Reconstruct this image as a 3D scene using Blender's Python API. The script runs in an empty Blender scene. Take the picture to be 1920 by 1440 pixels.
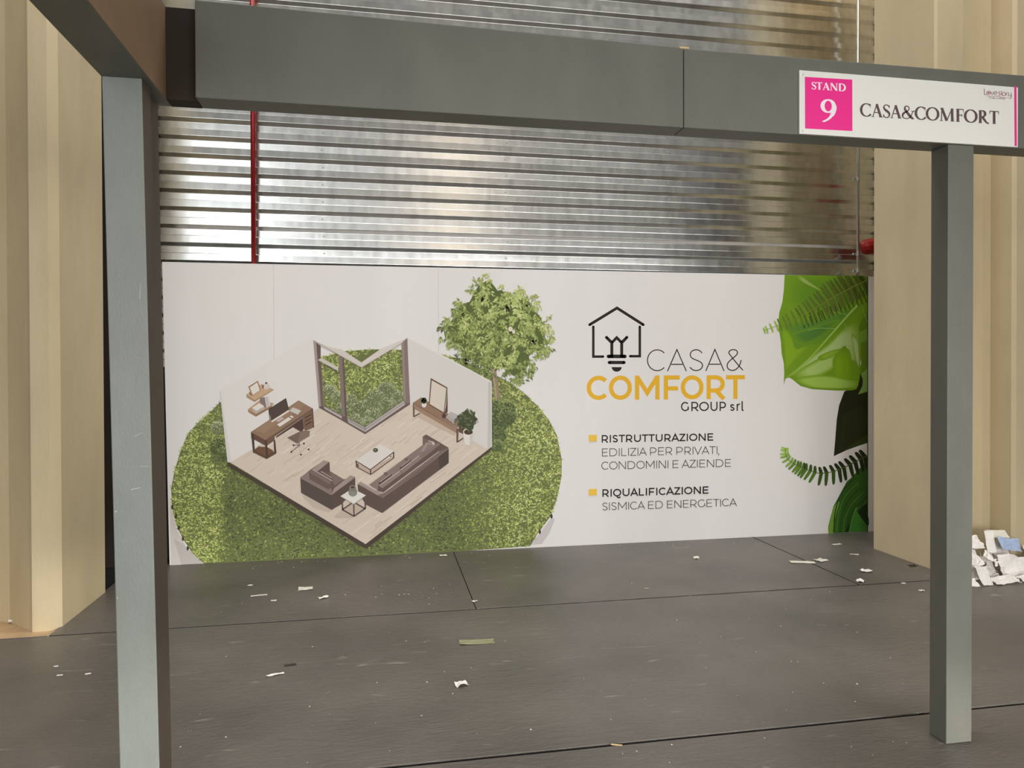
import bpy, bmesh, math, random
from mathutils import Vector, Matrix, noise

R = random.Random(7)
scene = bpy.context.scene

# ------------------------------------------------------------------ camera
F, YAW, PITCH, ROLL, CX, CY = 1437.271, 0.19359, 0.00877, -0.00282, 36.599, -12.389
YAW, PITCH, ROLL = 0.1935, 0.0088, -0.0028
CAM_H = 1.5
cy_, sy_ = math.cos(YAW), math.sin(YAW)
cp_, sp_ = math.cos(PITCH), math.sin(PITCH)
cr_, sr_ = math.cos(ROLL), math.sin(ROLL)
M3 = (Matrix(((cr_, -sr_, 0), (sr_, cr_, 0), (0, 0, 1)))
      @ Matrix(((1, 0, 0), (0, cp_, -sp_), (0, sp_, cp_)))
      @ Matrix(((1, 0, 0), (0, 0, -1), (0, 1, 0)))
      @ Matrix(((cy_, -sy_, 0), (sy_, cy_, 0), (0, 0, 1))))
cam_data = bpy.data.cameras.new('camera')
cam = bpy.data.objects.new('camera', cam_data)
scene.collection.objects.link(cam)
cam_data.sensor_width = 36.0
cam_data.sensor_fit = 'HORIZONTAL'
cam_data.lens = F / 1920 * 36
cam_data.shift_x = -CX / 1920
cam_data.shift_y = CY / 1920
cam_data.clip_start = 0.05
rm = Matrix((M3[0], -M3[1], -M3[2])).transposed().to_4x4()
cam.matrix_world = Matrix.Translation((0, 0, CAM_H)) @ rm
scene.camera = cam


def ray(u, v):
    return M3.transposed() @ Vector(((u - 960 - CX) / F, (v - 720 - CY) / F, 1.0))


def on_y(u, v, y):            # measured point -> point of an upright plane parallel to the back wall
    d = ray(u, v)
    t = y / d.y
    return Vector((d.x * t, y, CAM_H + d.z * t))


def on_floor(u, v, z=0.0):
    d = ray(u, v)
    t = (z - CAM_H) / d.z
    return Vector((d.x * t, d.y * t, z))


# ------------------------------------------------------------------ light
scene.view_settings.view_transform = 'Standard'
scene.view_settings.look = 'None'
scene.view_settings.exposure = 0.24
scene.view_settings.gamma = 1.0
scene.view_settings.use_curve_mapping = False

world = bpy.data.worlds.new('hall_ambience')
scene.world = world
world.use_nodes = True
wn = world.node_tree
bg = wn.nodes['Background']
# an open hall: brightest towards its far gates at the horizon, dim under the roof
wtc = wn.nodes.new('ShaderNodeTexCoord')
wsep = wn.nodes.new('ShaderNodeSeparateXYZ')
wn.links.new(wtc.outputs['Generated'], wsep.inputs[0])
wr = wn.nodes.new('ShaderNodeValToRGB')
wr.color_ramp.elements[0].position = 0.0
wr.color_ramp.elements[0].color = (0.62, 0.60, 0.57, 1)
for pos, col in ((0.16, (0.52, 0.50, 0.47)), (0.32, (0.36, 0.345, 0.315)), (0.55, (0.11, 0.10, 0.09))):
    e_ = wr.color_ramp.elements.new(pos)
    e_.color = col + (1,)
wr.color_ramp.elements[-1].position = 1.0
wr.color_ramp.elements[-1].color = (0.08, 0.075, 0.07, 1)
wn.links.new(wsep.outputs['Z'], wr.inputs['Fac'])
wn.links.new(wr.outputs['Color'], bg.inputs['Color'])
bg.inputs['Strength'].default_value = 0.7


def area(name, loc, target, sx, sy, power, color):
    d = bpy.data.lights.new(name, 'AREA')
    d.shape = 'RECTANGLE'
    d.size, d.size_y = sx, sy
    d.energy = power
    d.color = color
    o = bpy.data.objects.new(name, d)
    scene.collection.objects.link(o)
    o.location = loc
    o.rotation_euler = (Vector(target) - Vector(loc)).to_track_quat('-Z', 'Y').to_euler()
    return o


area('hall_window_light', (-4.9, -11, 5.3), (-1.2, 6, 2.6), 3.4, 3.0, 92, (0.93, 0.98, 1.0))
area('hall_window_light', (0.6, -11, 5.6), (0.4, 6, 2.6), 6.0, 3.4, 22, (0.97, 0.98, 1.0))
area('hall_lamp_light', (2.0, -9.0, 6.4), (0.7, 6, 2.8), 0.6, 2.4, 15, (1.0, 0.76, 0.52))
area('gate_daylight', (0.5, -9.0, 1.4), (1.5, 5, 1.0), 13.0, 2.4, 240, (1.0, 0.99, 0.97))
area('overhead_fill_light', (1.0, 3.4, 8.5), (1.0, 3.8, 0), 10.0, 3.0, 450, (1.0, 0.96, 0.90))  # unseen fill placed past the beam to brighten panel and floor


_pl = bpy.data.lights.new('corner_lamp_light', 'POINT')
_pl.energy = 10
_pl.color = (1.0, 0.88, 0.74)
_pl.shadow_soft_size = 0.08
_po = bpy.data.objects.new('corner_lamp_light', _pl)
scene.collection.objects.link(_po)
_po.location = (4.16, 6.05, 5.75)


def added_spot(loc, target, power, size, blend, soft, color):
    d = bpy.data.lights.new('added_spot', 'SPOT')
    d.energy = power
    d.color = color
    d.spot_size = math.radians(size)
    d.spot_blend = blend
    d.shadow_soft_size = soft
    o = bpy.data.objects.new('added_spot', d)
    scene.collection.objects.link(o)
    o.location = loc
    o.rotation_euler = (Vector(target) - Vector(loc)).to_track_quat('-Z', 'Y').to_euler()


for x_, tx_ in ((-1.4, 0.5), (2.2, 1.4), (5.6, 1.8)):
    added_spot((x_, -5.0, 1.7), (tx_, 0.2, -0.72), 690, 80, 1.0, 0.9, (1.0, 0.98, 0.94))  # unseen spots added low behind the camera, brighter towards the floor
added_spot((4.6, -6.0, 1.3), (1.4, -2.2, -8.4), 1700, 120, 0.05, 0.10, (1.0, 0.96, 0.88))  # unseen low spot added; its cone edge makes the brightness step

# ------------------------------------------------------------------ materials
MATS = {}


def lin(c):
    return tuple(((x / 255) / 12.92 if x / 255 <= 0.04045 else ((x / 255 + 0.055) / 1.055) ** 2.4) for x in c) + (1.0,)


def mat(name, rgb, rough=0.6, metal=0.0, var=0.0, scale=8.0, bump=0.0, bscale=40.0, spec=0.5, stretch=(1, 1, 1)):
    if name in MATS:
        return MATS[name]
    m = bpy.data.materials.new(name)
    m.use_nodes = True
    nt = m.node_tree
    b = nt.nodes['Principled BSDF']
    b.inputs['Roughness'].default_value = rough
    b.inputs['Metallic'].default_value = metal
    b.inputs['Specular IOR Level'].default_value = spec
    c = lin(rgb)
    b.inputs['Base Color'].default_value = c
    if var or bump:
        tc = nt.nodes.new('ShaderNodeTexCoord')
        mp = nt.nodes.new('ShaderNodeMapping')
        mp.inputs['Scale'].default_value = stretch
        nt.links.new(tc.outputs['Object'], mp.inputs['Vector'])
    if var:
        n = nt.nodes.new('ShaderNodeTexNoise')
        n.inputs['Scale'].default_value = scale
        n.inputs['Detail'].default_value = 5
        n.inputs['Roughness'].default_value = 0.6
        nt.links.new(mp.outputs['Vector'], n.inputs['Vector'])
        r = nt.nodes.new('ShaderNodeValToRGB')
        r.color_ramp.elements[0].position = 0.3
        r.color_ramp.elements[1].position = 0.7
        r.color_ramp.elements[0].color = tuple(x * (1 - var) for x in c[:3]) + (1,)
        r.color_ramp.elements[1].color = tuple(min(1, x * (1 + var)) for x in c[:3]) + (1,)
        nt.links.new(n.outputs['Fac'], r.inputs['Fac'])
        nt.links.new(r.outputs['Color'], b.inputs['Base Color'])
    if bump:
        n2 = nt.nodes.new('ShaderNodeTexNoise')
        n2.inputs['Scale'].default_value = bscale
        n2.inputs['Detail'].default_value = 4
        nt.links.new(mp.outputs['Vector'], n2.inputs['Vector'])
        bp = nt.nodes.new('ShaderNodeBump')
        bp.inputs['Strength'].default_value = bump
        bp.inputs['Distance'].default_value = 0.01
        nt.links.new(n2.outputs['Fac'], bp.inputs['Height'])
        nt.links.new(bp.outputs['Normal'], b.inputs['Normal'])
    MATS[name] = m
    return m


def ink(rgb):
    return mat('ink_%02x%02x%02x' % tuple(rgb), rgb, 0.55, spec=0.25)


GREY_SHADED = mat('grey_paint_shaded', (106, 107, 99), 0.5, var=0.10, scale=5, bump=0.12, bscale=180, stretch=(1, 1, 0.5))  # darker copy of the frame paint: shade on beams and right post
GREY_LIT = mat('grey_paint_lit', (130, 135, 130), 0.5, var=0.10, scale=5, bump=0.12, bscale=180, stretch=(1, 1, 0.5))  # lighter copy of the same paint: light on the left post
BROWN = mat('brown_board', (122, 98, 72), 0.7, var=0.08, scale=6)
POST_SIDE_SHADE = mat('post_side_shade', (84, 74, 64), 0.7, var=0.08, scale=6)  # shade on the grey posts' side faces, put in as brown
CONC = mat('beige_painted_concrete', (206, 190, 156), 0.75, var=0.07, scale=3.5, bump=0.15, bscale=60, stretch=(1, 1, 0.35))
DARKBOARD = mat('dark_brown_stand_in', (40, 30, 22), 0.8, var=0.1)
VINYL = mat('white_printed_vinyl', (229, 227, 227), 0.5, var=0.012, scale=2.0, bump=0.10, bscale=3.0, spec=0.3, stretch=(2.2, 1, 0.5))
RED = mat('red_pipe_paint', (150, 12, 12), 0.35)
STEEL = mat('galvanised_conduit', (190, 190, 184), 0.3, 0.9)
SIGNW = mat('white_sign_plastic', (240, 240, 234), 0.35)
PINK = mat('pink_print', (247, 40, 148), 0.4)
PAPER = mat('white_paper', (236, 232, 228), 0.75, var=0.03, scale=30)
BLUEP = mat('pale_blue_paper', (176, 196, 230), 0.75)
SCRAP = mat('offwhite_scrap', (225, 222, 210), 0.7)
FILM = mat('clear_greenish_film', (150, 152, 120), 0.25)
BLACKP = mat('black_plastic', (20, 19, 19), 0.4)
WOODCHIP = mat('raw_wood', (214, 186, 140), 0.7)
TAN = mat('tan_bare_concrete', (196, 168, 132), 0.85, var=0.15, scale=9)
GAPD = mat('dark_seam', (16, 15, 14), 0.9)
SCUFF = mat('pale_scuff', (176, 180, 176), 0.6)
BLUETAPE = mat('blue_tape', (60, 74, 120), 0.5)


def metal_material():
    m = bpy.data.materials.new('galvanised_sheet')
    m.use_nodes = True
    nt = m.node_tree
    b = nt.nodes['Principled BSDF']
    b.inputs['Metallic'].default_value = 1.0
    tc = nt.nodes.new('ShaderNodeTexCoord')
    mp = nt.nodes.new('ShaderNodeMapping')
    mp.inputs['Scale'].default_value = (1.0, 1.0, 0.35)
    nt.links.new(tc.outputs['Object'], mp.inputs['Vector'])
    n = nt.nodes.new('ShaderNodeTexNoise')
    n.inputs['Scale'].default_value = 14
    n.inputs['Detail'].default_value = 6
    nt.links.new(mp.outputs['Vector'], n.inputs['Vector'])
    r = nt.nodes.new('ShaderNodeValToRGB')
    r.color_ramp.elements[0].position = 0.35
    r.color_ramp.elements[1].position = 0.65
    r.color_ramp.elements[0].color = (0.62, 0.63, 0.62, 1)
    r.color_ramp.elements[1].color = (0.74, 0.75, 0.74, 1)
    nt.links.new(n.outputs['Fac'], r.inputs['Fac'])
    nt.links.new(r.outputs['Color'], b.inputs['Base Color'])
    mr = nt.nodes.new('ShaderNodeMapRange')
    mr.inputs['To Min'].default_value = 0.17
    mr.inputs['To Max'].default_value = 0.25
    nt.links.new(n.outputs['Fac'], mr.inputs['Value'])
    nt.links.new(mr.outputs['Result'], b.inputs['Roughness'])
    n2 = nt.nodes.new('ShaderNodeTexNoise')
    n2.inputs['Scale'].default_value = 2.2
    n2.inputs['Detail'].default_value = 2
    nt.links.new(tc.outputs['Object'], n2.inputs['Vector'])
    bp = nt.nodes.new('ShaderNodeBump')
    bp.inputs['Strength'].default_value = 0.06
    bp.inputs['Distance'].default_value = 0.010
    nt.links.new(n2.outputs['Fac'], bp.inputs['Height'])
    nt.links.new(bp.outputs['Normal'], b.inputs['Normal'])
    return m


def sheet_material():
    m = bpy.data.materials.new('dark_textured_floor_sheet')
    m.use_nodes = True
    nt = m.node_tree
    b = nt.nodes['Principled BSDF']
    b.inputs['Roughness'].default_value = 0.42
    b.inputs['Specular IOR Level'].default_value = 0.5
    tc = nt.nodes.new('ShaderNodeTexCoord')

    def nz(scale, detail, st=(1, 1, 1), rot=0.0, dist=0.0):
        mp = nt.nodes.new('ShaderNodeMapping')
        mp.inputs['Scale'].default_value = st
        mp.inputs['Rotation'].default_value = (0, 0, rot)
        nt.links.new(tc.outputs['Object'], mp.inputs['Vector'])
        n = nt.nodes.new('ShaderNodeTexNoise')
        n.inputs['Scale'].default_value = scale
        n.inputs['Detail'].default_value = detail
        n.inputs['Distortion'].default_value = dist
        nt.links.new(mp.outputs['Vector'], n.inputs['Vector'])
        return n
    n = nz(1.3, 6)
    r = nt.nodes.new('ShaderNodeValToRGB')
    r.color_ramp.elements[0].position = 0.3
    r.color_ramp.elements[1].position = 0.72
    r.color_ramp.elements[0].color = lin((88, 84, 80))
    r.color_ramp.elements[1].color = lin((112, 107, 102))
    nt.links.new(n.outputs['Fac'], r.inputs['Fac'])
    # pale dusty scuffs
    s = nz(5.0, 8, (0.6, 3.0, 1), 0.5, 1.5)
    sr = nt.nodes.new('ShaderNodeValToRGB')
    sr.color_ramp.elements[0].position = 0.66
    sr.color_ramp.elements[1].position = 0.82
    sr.color_ramp.elements[0].color = (0, 0, 0, 1)
    sr.color_ramp.elements[1].color = (1, 1, 1, 1)
    nt.links.new(s.outputs['Fac'], sr.inputs['Fac'])
    mx = nt.nodes.new('ShaderNodeMix')
    mx.data_type = 'RGBA'
    nt.links.new(sr.outputs['Color'], mx.inputs[0])
    nt.links.new(r.outputs['Color'], mx.inputs[6])
    mx.inputs[7].default_value = lin((158, 154, 146))
    nt.links.new(mx.outputs[2], b.inputs['Base Color'])
    a = nz(26, 5, (0.35, 1.0, 1), 0.25, 1.2)
    c = nz(70, 3, (0.5, 1, 1), -0.4)
    ad = nt.nodes.new('ShaderNodeMath')
    ad.operation = 'MULTIPLY_ADD'
    nt.links.new(c.outputs['Fac'], ad.inputs[0])
    ad.inputs[1].default_value = 0.5
    nt.links.new(a.outputs['Fac'], ad.inputs[2])
    bp = nt.nodes.new('ShaderNodeBump')
    bp.inputs['Strength'].default_value = 0.7
    bp.inputs['Distance'].default_value = 0.006
    nt.links.new(ad.outputs[0], bp.inputs['Height'])
    nt.links.new(bp.outputs['Normal'], b.inputs['Normal'])
    return m


METAL = metal_material()
SHEET = sheet_material()


# ------------------------------------------------------------------ mesh helpers
class MB:
    def __init__(self):
        self.v, self.f, self.m, self.mats = [], [], [], []

    def mi(self, m):
        if m not in self.mats:
            self.mats.append(m)
        return self.mats.index(m)

    def add(self, vs, fs, m):
        o = len(self.v)
        self.v += [tuple(p) for p in vs]
        k = self.mi(m)
        for f in fs:
            self.f.append(tuple(i + o for i in f))
            self.m.append(k)

    def box(self, x0, x1, y0, y1, z0, z1, m, shear=0.0):
        # shear: x offset at z0 (for a leaning post)
        s = shear
        vs = [(x0 + s, y0, z0), (x1 + s, y0, z0), (x1 + s, y1, z0), (x0 + s, y1, z0),
              (x0, y0, z1), (x1, y0, z1), (x1, y1, z1), (x0, y1, z1)]
        self.add(vs, [(0, 3, 2, 1), (4, 5, 6, 7), (0, 1, 5, 4), (1, 2, 6, 5), (2, 3, 7, 6), (3, 0, 4, 7)], m)

    def prism(self, outline, z0, z1, m):
        n = len(outline)
        vs = [(x, y, z0) for x, y in outline] + [(x, y, z1) for x, y in outline]
        fs = [tuple(range(n - 1, -1, -1)), tuple(range(n, 2 * n))]
        fs += [(i, (i + 1) % n, n + (i + 1) % n, n + i) for i in range(n)]
        self.add(vs, fs, m)

    def tube(self, path, r, m, n=14, caps=True):
        path = [Vector(p) for p in path]
        rings = []
        for i, p in enumerate(path):
            d = (path[min(i + 1, len(path) - 1)] - path[max(i - 1, 0)]).normalized()
            a = Vector((0, 0, 1)) if abs(d.z) < 0.9 else Vector((1, 0, 0))
            s = d.cross(a).normalized()
            t = s.cross(d)
            rr = r[i] if isinstance(r, (list, tuple)) else r
            rings.append([p + (s * math.cos(2 * math.pi * k / n) + t * math.sin(2 * math.pi * k / n)) * rr for k in range(n)])
        vs = [q for g in rings for q in g]
        fs = []
        for i in range(len(path) - 1):
            for k in range(n):
                k2 = (k + 1) % n
                fs.append((i * n + k, i * n + k2, (i + 1) * n + k2, (i + 1) * n + k))
        if caps:
            fs.append(tuple(range(n)))
            fs.append(tuple(range(len(vs) - n, len(vs)))[::-1])
        self.add(vs, fs, m)

    def build(self, name, parent=None, bevel=0.0, smooth=False):
        me = bpy.data.meshes.new(name)
        me.from_pydata(self.v, [], self.f)
        for m in self.mats:
            me.materials.append(m)
        me.polygons.foreach_set('material_index', self.m)
        if smooth:
            me.polygons.foreach_set('use_smooth', [True] * len(self.f))
        me.update()
        o = bpy.data.objects.new(name, me)
        scene.collection.objects.link(o)
        if parent:
            o.parent = parent
        if bevel:
            b = o.modifiers.new('bevel', 'BEVEL')
            b.width = bevel
            b.segments = 2
            b.limit_method = 'ANGLE'
        return o


def fixn(o):
    bm = bmesh.new()
    bm.from_mesh(o.data)
    bmesh.ops.recalc_face_normals(bm, faces=bm.faces)
    bm.to_mesh(o.data)
    bm.free()
    return o


def tag(o, label=None, cat=None, group=None, kind=None):
    if label:
        o['label'] = label
    if cat:
        o['category'] = cat
    if group:
        o['group'] = group
    if kind:
        o['kind'] = kind
    return o


def empty(name, loc=(0, 0, 0)):
    o = bpy.data.objects.new(name, None)
    o.empty_display_size = 0.1
    scene.collection.objects.link(o)
    o.location = loc
    return o


# ------------------------------------------------------------------ setting: floor
FZ = -0.012
b = MB()
b.box(-7, 9, -12, 7.5, -0.2, FZ, GAPD)
floor = tag(fixn(b.build('floor')), 'dark sub-floor under the sheets', 'floor', kind='structure')
b = MB()
b.box(-5.2, -1.868, 4.79, 5.30, FZ, FZ + 0.003, TAN)
tag(fixn(b.build('trim_1')), 'bare tan concrete strip at the foot of the left column', 'floor', kind='structure')

SEAM, SEAMY = 0.003, 0.016


def floor_sheet(x0, x1, y0, y1, label, curl=False):
    b = MB()
    b.box(x0 + (0.011 if abs(x0 - 3.262) < .01 else SEAM), x1 - SEAM, y0 + SEAMY, y1 - SEAMY * .4, FZ + 0.0002, 0.0, SHEET)
    o = fixn(b.build('floor_sheet', bevel=0.0008))
    tag(o, label, 'floor sheet', 'dark floor sheets')
    return o


floor_sheet(-1.868, 0.58, 4.788, 6.42, 'dark floor sheet under the printed lawn end of the wall panel')
floor_sheet(0.58, 3.262, 4.788, 6.42, 'dark floor sheet in front of the panel lettering, between two short seams')
floor_sheet(3.262, 6.2, 4.788, 6.42, 'dark floor sheet at the foot of the right beige column')
floor_sheet(-6.5, 8.5, 2.936, 4.788, 'wide dark floor sheet across the middle, between the two long seams')
floor_sheet(-6.5, 8.5, 1.086, 2.936, 'nearest dark floor sheet, under the grey posts')
floor_sheet(-6.5, 8.5, -0.8, 1.086, 'dark floor sheet below the frame bottom edge')
floor_sheet(-6.5, 8.5, -11.5, -0.8, 'dark hall floor sheet behind the viewpoint')
b = MB()
b.box(-3.2, -1.868, 4.786, 4.7885, FZ + 0.0035, 0.0005, BLUETAPE)
tag(fixn(b.build('edge_tape')), 'blue tape strip along the sheet edge by the left column', 'tape')

# ------------------------------------------------------------------ setting: walls
def lerp(a, b_, t):
    return a + (b_ - a) * t


# corrugated metal wall, profile in (y, z) going down
YC, YV = 6.474, 6.498
PER = 0.1406
ZT = 3.4777 + 12 * PER
prof = []
NR = 26


def fillet(p0, p1, p2, r, n=3):
    if r < 1e-5:
        return [tuple(p1)]
    p0, p1, p2 = Vector(p0), Vector(p1), Vector(p2)
    d0 = (p0 - p1).normalized()
    d2 = (p2 - p1).normalized()
    a = p1 + d0 * r
    c = p1 + d2 * r
    return [tuple((1 - t) ** 2 * a + 2 * t * (1 - t) * p1 + t * t * c) for t in [i / n for i in range(n + 1)]]


keys = []
for k in range(NR):
    z = ZT - k * PER
    j, j2 = R.uniform(-0.0005, 0.0005), R.uniform(-0.0007, 0.0007)
    keys += [(YV + j - .0007, z, .003), (YV + j2 + .0007, z - 0.0505, .0012), (YV + 0.0065, z - 0.0600, 0), (YC + j2 + .0007, z - 0.0588, 0),
             (YC - j - .0008, z - PER + 0.029, .003)]
prof = [keys[0][:2]]
for i in range(1, len(keys) - 1):
    prof += fillet(keys[i - 1][:2], keys[i][:2], keys[i + 1][:2], keys[i][2], 3)
prof.append(keys[-1][:2])
b = MB()
NX = 36
xs = [lerp(-1.72, 5.6, i / NX) for i in range(NX + 1)]
vs = []
for i, x in enumerate(xs):
    for (y, z) in prof:
        vs.append((x, y + 0.0010 * noise.noise(Vector((x * 0.8, z * 0.5, 3.1))), z))
n = len(prof)
fs = [(i * n + k, (i + 1) * n + k, (i + 1) * n + k + 1, i * n + k + 1) for i in range(NX) for k in range(n - 1)]
b.add(vs, fs, METAL)
wall_back = tag(fixn(b.build('wall_back')), 'corrugated galvanised metal wall', 'wall', kind='structure')
for p in wall_back.data.polygons:
    if p.normal.y > 0:
        p.flip()
sc_m = MB()
sc_m.tube([(0, 0, 0), (0, -0.004, 0)], [0.008, 0.006], STEEL, 8)
screw0 = None
for px in (605, 950, 1254):
    for k in range(4, 21):
        z = ZT - k * PER - 0.030
        x = on_y(px, 400, YV).x + R.uniform(-0.012, 0.012)
        if z < 2.36 or z > 4.2:
            continue
        if screw0 is None:
            screw0 = fixn(sc_m.build('screw', wall_back))
            s_ = screw0
        else:
            s_ = screw0.copy()
            scene.collection.objects.link(s_)
            s_.parent = wall_back
        s_.location = (x, YV - 0.001, z)

b = MB()
b.box(-7, 9, 6.62, 6.7, FZ, 6.2, DARKBOARD)
tag(fixn(b.build('trim_2')), 'dark backing wall behind the metal sheets', 'wall', kind='structure')
b = MB()
b.box(-2.6, -1.725, 6.40, 6.44, FZ + 0.004, 6.0, DARKBOARD)
tag(fixn(b.build('trim_3')), 'dark board in the gap beside the left column', 'wall', kind='structure')

HW = 6.0


def profile_wall(name, outline, label):
    b = MB()
    b.prism(outline, FZ + 0.0035, HW, CONC)
    return tag(fixn(b.build(name)), label, 'wall', kind='structure')


# left fluted concrete: column flange, then recess to the left
profile_wall('wall_left', [(-1.850, 5.665), (-1.851, 4.955), (-1.892, 4.905), (-1.992, 4.905), (-2.016, 4.935), (-2.20, 5.12), (-2.40, 5.22),
                           (-2.60, 5.22), (-2.78, 5.10), (-2.95, 4.935), (-2.98, 4.905), (-3.10, 4.905), (-3.13, 4.935), (-3.35, 5.20),
                           (-3.6, 5.20), (-3.9, 4.905), (-6.8, 4.905), (-6.8, 5.665)],
             'fluted beige concrete column on the left')
# right fluted concrete
profile_wall('wall_right', [(4.046, 5.745), (4.050, 5.045), (4.066, 5.030), (4.285, 5.030), (4.300, 5.048), (4.300, 5.205),
                            (4.612, 5.205), (4.648, 5.165), (4.650, 4.965), (4.672, 4.940), (4.95, 4.940), (4.98, 4.97),
                            (4.98, 5.20), (5.28, 5.20), (5.31, 5.165), (5.31, 4.965), (5.33, 4.94), (7.5, 4.94), (7.5, 6.45), (4.60, 6.45), (4.60, 5.745)],
             'fluted beige concrete wall on the right')

b = MB()
b.box(-5.3, -5.2, -4.5, 4.89, FZ + 0.0035, HW, DARKBOARD)  # unseen wall added to cut light coming from the left
tag(fixn(b.build('added_side_wall')), 'unseen dark partition added beyond the left edge to block side light', 'wall', kind='structure')
b = MB()
b.box(6.9, 7.0, -4.5, 4.93, FZ + 0.0035, HW, DARKBOARD)  # unseen dark wall added for the metal to reflect
tag(fixn(b.build('added_side_wall')), 'unseen dark partition added beyond the right edge to darken the metal reflection', 'wall', kind='structure')

# ------------------------------------------------------------------ pipes
b = MB()
px = on_y(474.5, 300, 6.40).x
b.tube([(px, 6.40, 2.30), (px, 6.40, 5.6)], 0.0185, RED, 16)
tag(fixn(b.build('red_pipe', smooth=True)), 'thin vertical red pipe on the metal wall, left of centre', 'pipe')

cd = empty('conduit', (4.46, 6.37, 2.34))
cxw = on_y(1608.8, 300, 6.33).x
b = MB()
zb = on_y(1609, 518, 6.33).z
b.tube([(cxw, 6.33, zb), (cxw, 6.33, 5.6)], 0.0125, STEEL, 14)
o = fixn(b.build('tube', smooth=True))
cd.location = (cxw, 6.33, zb)
bpy.context.view_layer.update()
o.parent = cd
o.matrix_parent_inverse = cd.matrix_world.inverted()


def kid(o, par):
    bpy.context.view_layer.update()
    o.parent = par
    o.matrix_parent_inverse = par.matrix_world.inverted()
    return o


for v in (508, 476, 336, 210):
    z = on_y(1609, v, 6.33).z
    b = MB()
    b.tube([(cxw, 6.33, z - 0.016), (cxw, 6.33, z + 0.016)], 0.0175, STEEL, 14)
    b.box(cxw - 0.045, cxw - 0.01, 6.33, 6.345, z - 0.008, z + 0.008, STEEL)
    kid(fixn(b.build('clip')), cd)
tag(cd, 'thin grey steel conduit running up the metal wall beside the right column', 'conduit')

b = MB()
e0 = on_y(1616, 462, 6.28)
b.tube([(e0.x, 6.295, e0.z - 0.012), (e0.x + 0.022, 6.285, e0.z - 0.008), (e0.x + 0.05, 6.275, e0.z - 0.004), (e0.x + 0.27, 6.19, e0.z + 0.03)],
       [0.045, 0.064, 0.071, 0.073], RED, 12)
rs = tag(fixn(b.build('red_pipe')), 'thick red pipe stub poking out behind the right column', 'pipe')

# ------------------------------------------------------------------ grey stand frame
BY0, BY1, BZ0, BZ1 = 2.674, 2.782, 2.395, 2.697
frame = empty('exhibition_stand', (0.76, 2.72, 0))
tag(frame, 'grey painted post and beam frame of the exhibition stand', 'exhibition stand')
seam_x = on_y(1282, 160, BY0).x


def front_beam(x0, x1, zl, zr):
    # the boards' top edges run slightly out of level
    b = MB()
    b.box(x0, x1, BY0, BY1, BZ0, BZ1, GREY_SHADED)
    b.v = [(x, y, z if z < BZ1 - .01 else (zl if x < (x0 + x1) / 2 else zr)) for x, y, z in b.v]
    return kid(fixn(b.build('front_beam', bevel=0.003)), frame)


front_beam(-0.592, seam_x - 0.0012, 2.713, 2.689)
front_beam(seam_x + 0.0012, 3.6, 2.686, 2.694)
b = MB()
b.box(-0.6895, -0.5925, BY0 + 0.035, BY1, BZ0, BZ1, DARKBOARD)  # dark brown stands in for the shade inside the recess
kid(fixn(b.build('recess_shade_board')), frame)['label'] = 'recess at the left end of the front beam, its shade painted dark brown'
b = MB()
cz = 2.684
b.box(seam_x - 0.016, seam_x + 0.020, BY0 - 0.003, BY0 - 0.0003, cz, cz + 0.007, WOODCHIP)
c_ = kid(fixn(b.build('chipped_corner')), frame)
c_['label'] = 'pale raw wood showing at the chipped board joint'

b = MB()
LX0, LX1 = -0.829, -0.690
b.box(LX0, LX1, -0.6, BY1, BZ0, 2.70, GREY_SHADED)
o = fixn(b.build('side_beam', bevel=0.002))
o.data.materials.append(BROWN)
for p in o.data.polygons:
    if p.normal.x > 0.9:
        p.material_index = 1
kid(o, frame)

# left posts (a little out of plumb)
b = MB()
b.box(-0.8255, -0.7125, 2.530, 2.619, 0.001, BZ0, GREY_LIT, shear=0.041)
o = fixn(b.build('post', bevel=0.003))
o.data.materials.append(POST_SIDE_SHADE)
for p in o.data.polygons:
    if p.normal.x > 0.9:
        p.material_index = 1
kid(o, frame)
b = MB()
b.box(-0.815, -0.7305, 2.622, 2.770, 0.001, BZ0, GREY_SHADED, shear=0.031)
o = fixn(b.build('post', bevel=0.003))
o.data.materials.append(POST_SIDE_SHADE)
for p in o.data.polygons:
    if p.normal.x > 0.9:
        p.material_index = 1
kid(o, frame)
for (u, v, du, dv, w_) in ((246, 918, 18, -4, 2.0), (262, 874, 22, 1, .8), (215, 960, 5, -2, 2.6), (252, 818, 16, -7, 1.0), (219, 1120, 2, 3, 2.0), (262, 560, 2, -30, 1.2)):
    b = MB()
    p0, p1 = on_y(u, v, 2.5292), on_y(u + du, v + dv, 2.5292)
    hw = w_ * .0009
    d_ = (p1 - p0).normalized()
    n_ = Vector((-d_.z, 0, d_.x)) * hw
    b.add([p0 - n_, p0 + n_, p1 + n_ * .4, p1 - n_ * .4], [(0, 1, 2, 3)], SCUFF)
    kid(b.build('paint_scratch'), frame)
# right post
b = MB()
b.box(2.214, 2.331, BY0 + 0.003, BY0 + 0.100, 0.001, BZ0, GREY_SHADED, shear=-0.004)
rp = kid(fixn(b.build('post', bevel=0.003)), frame)

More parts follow.
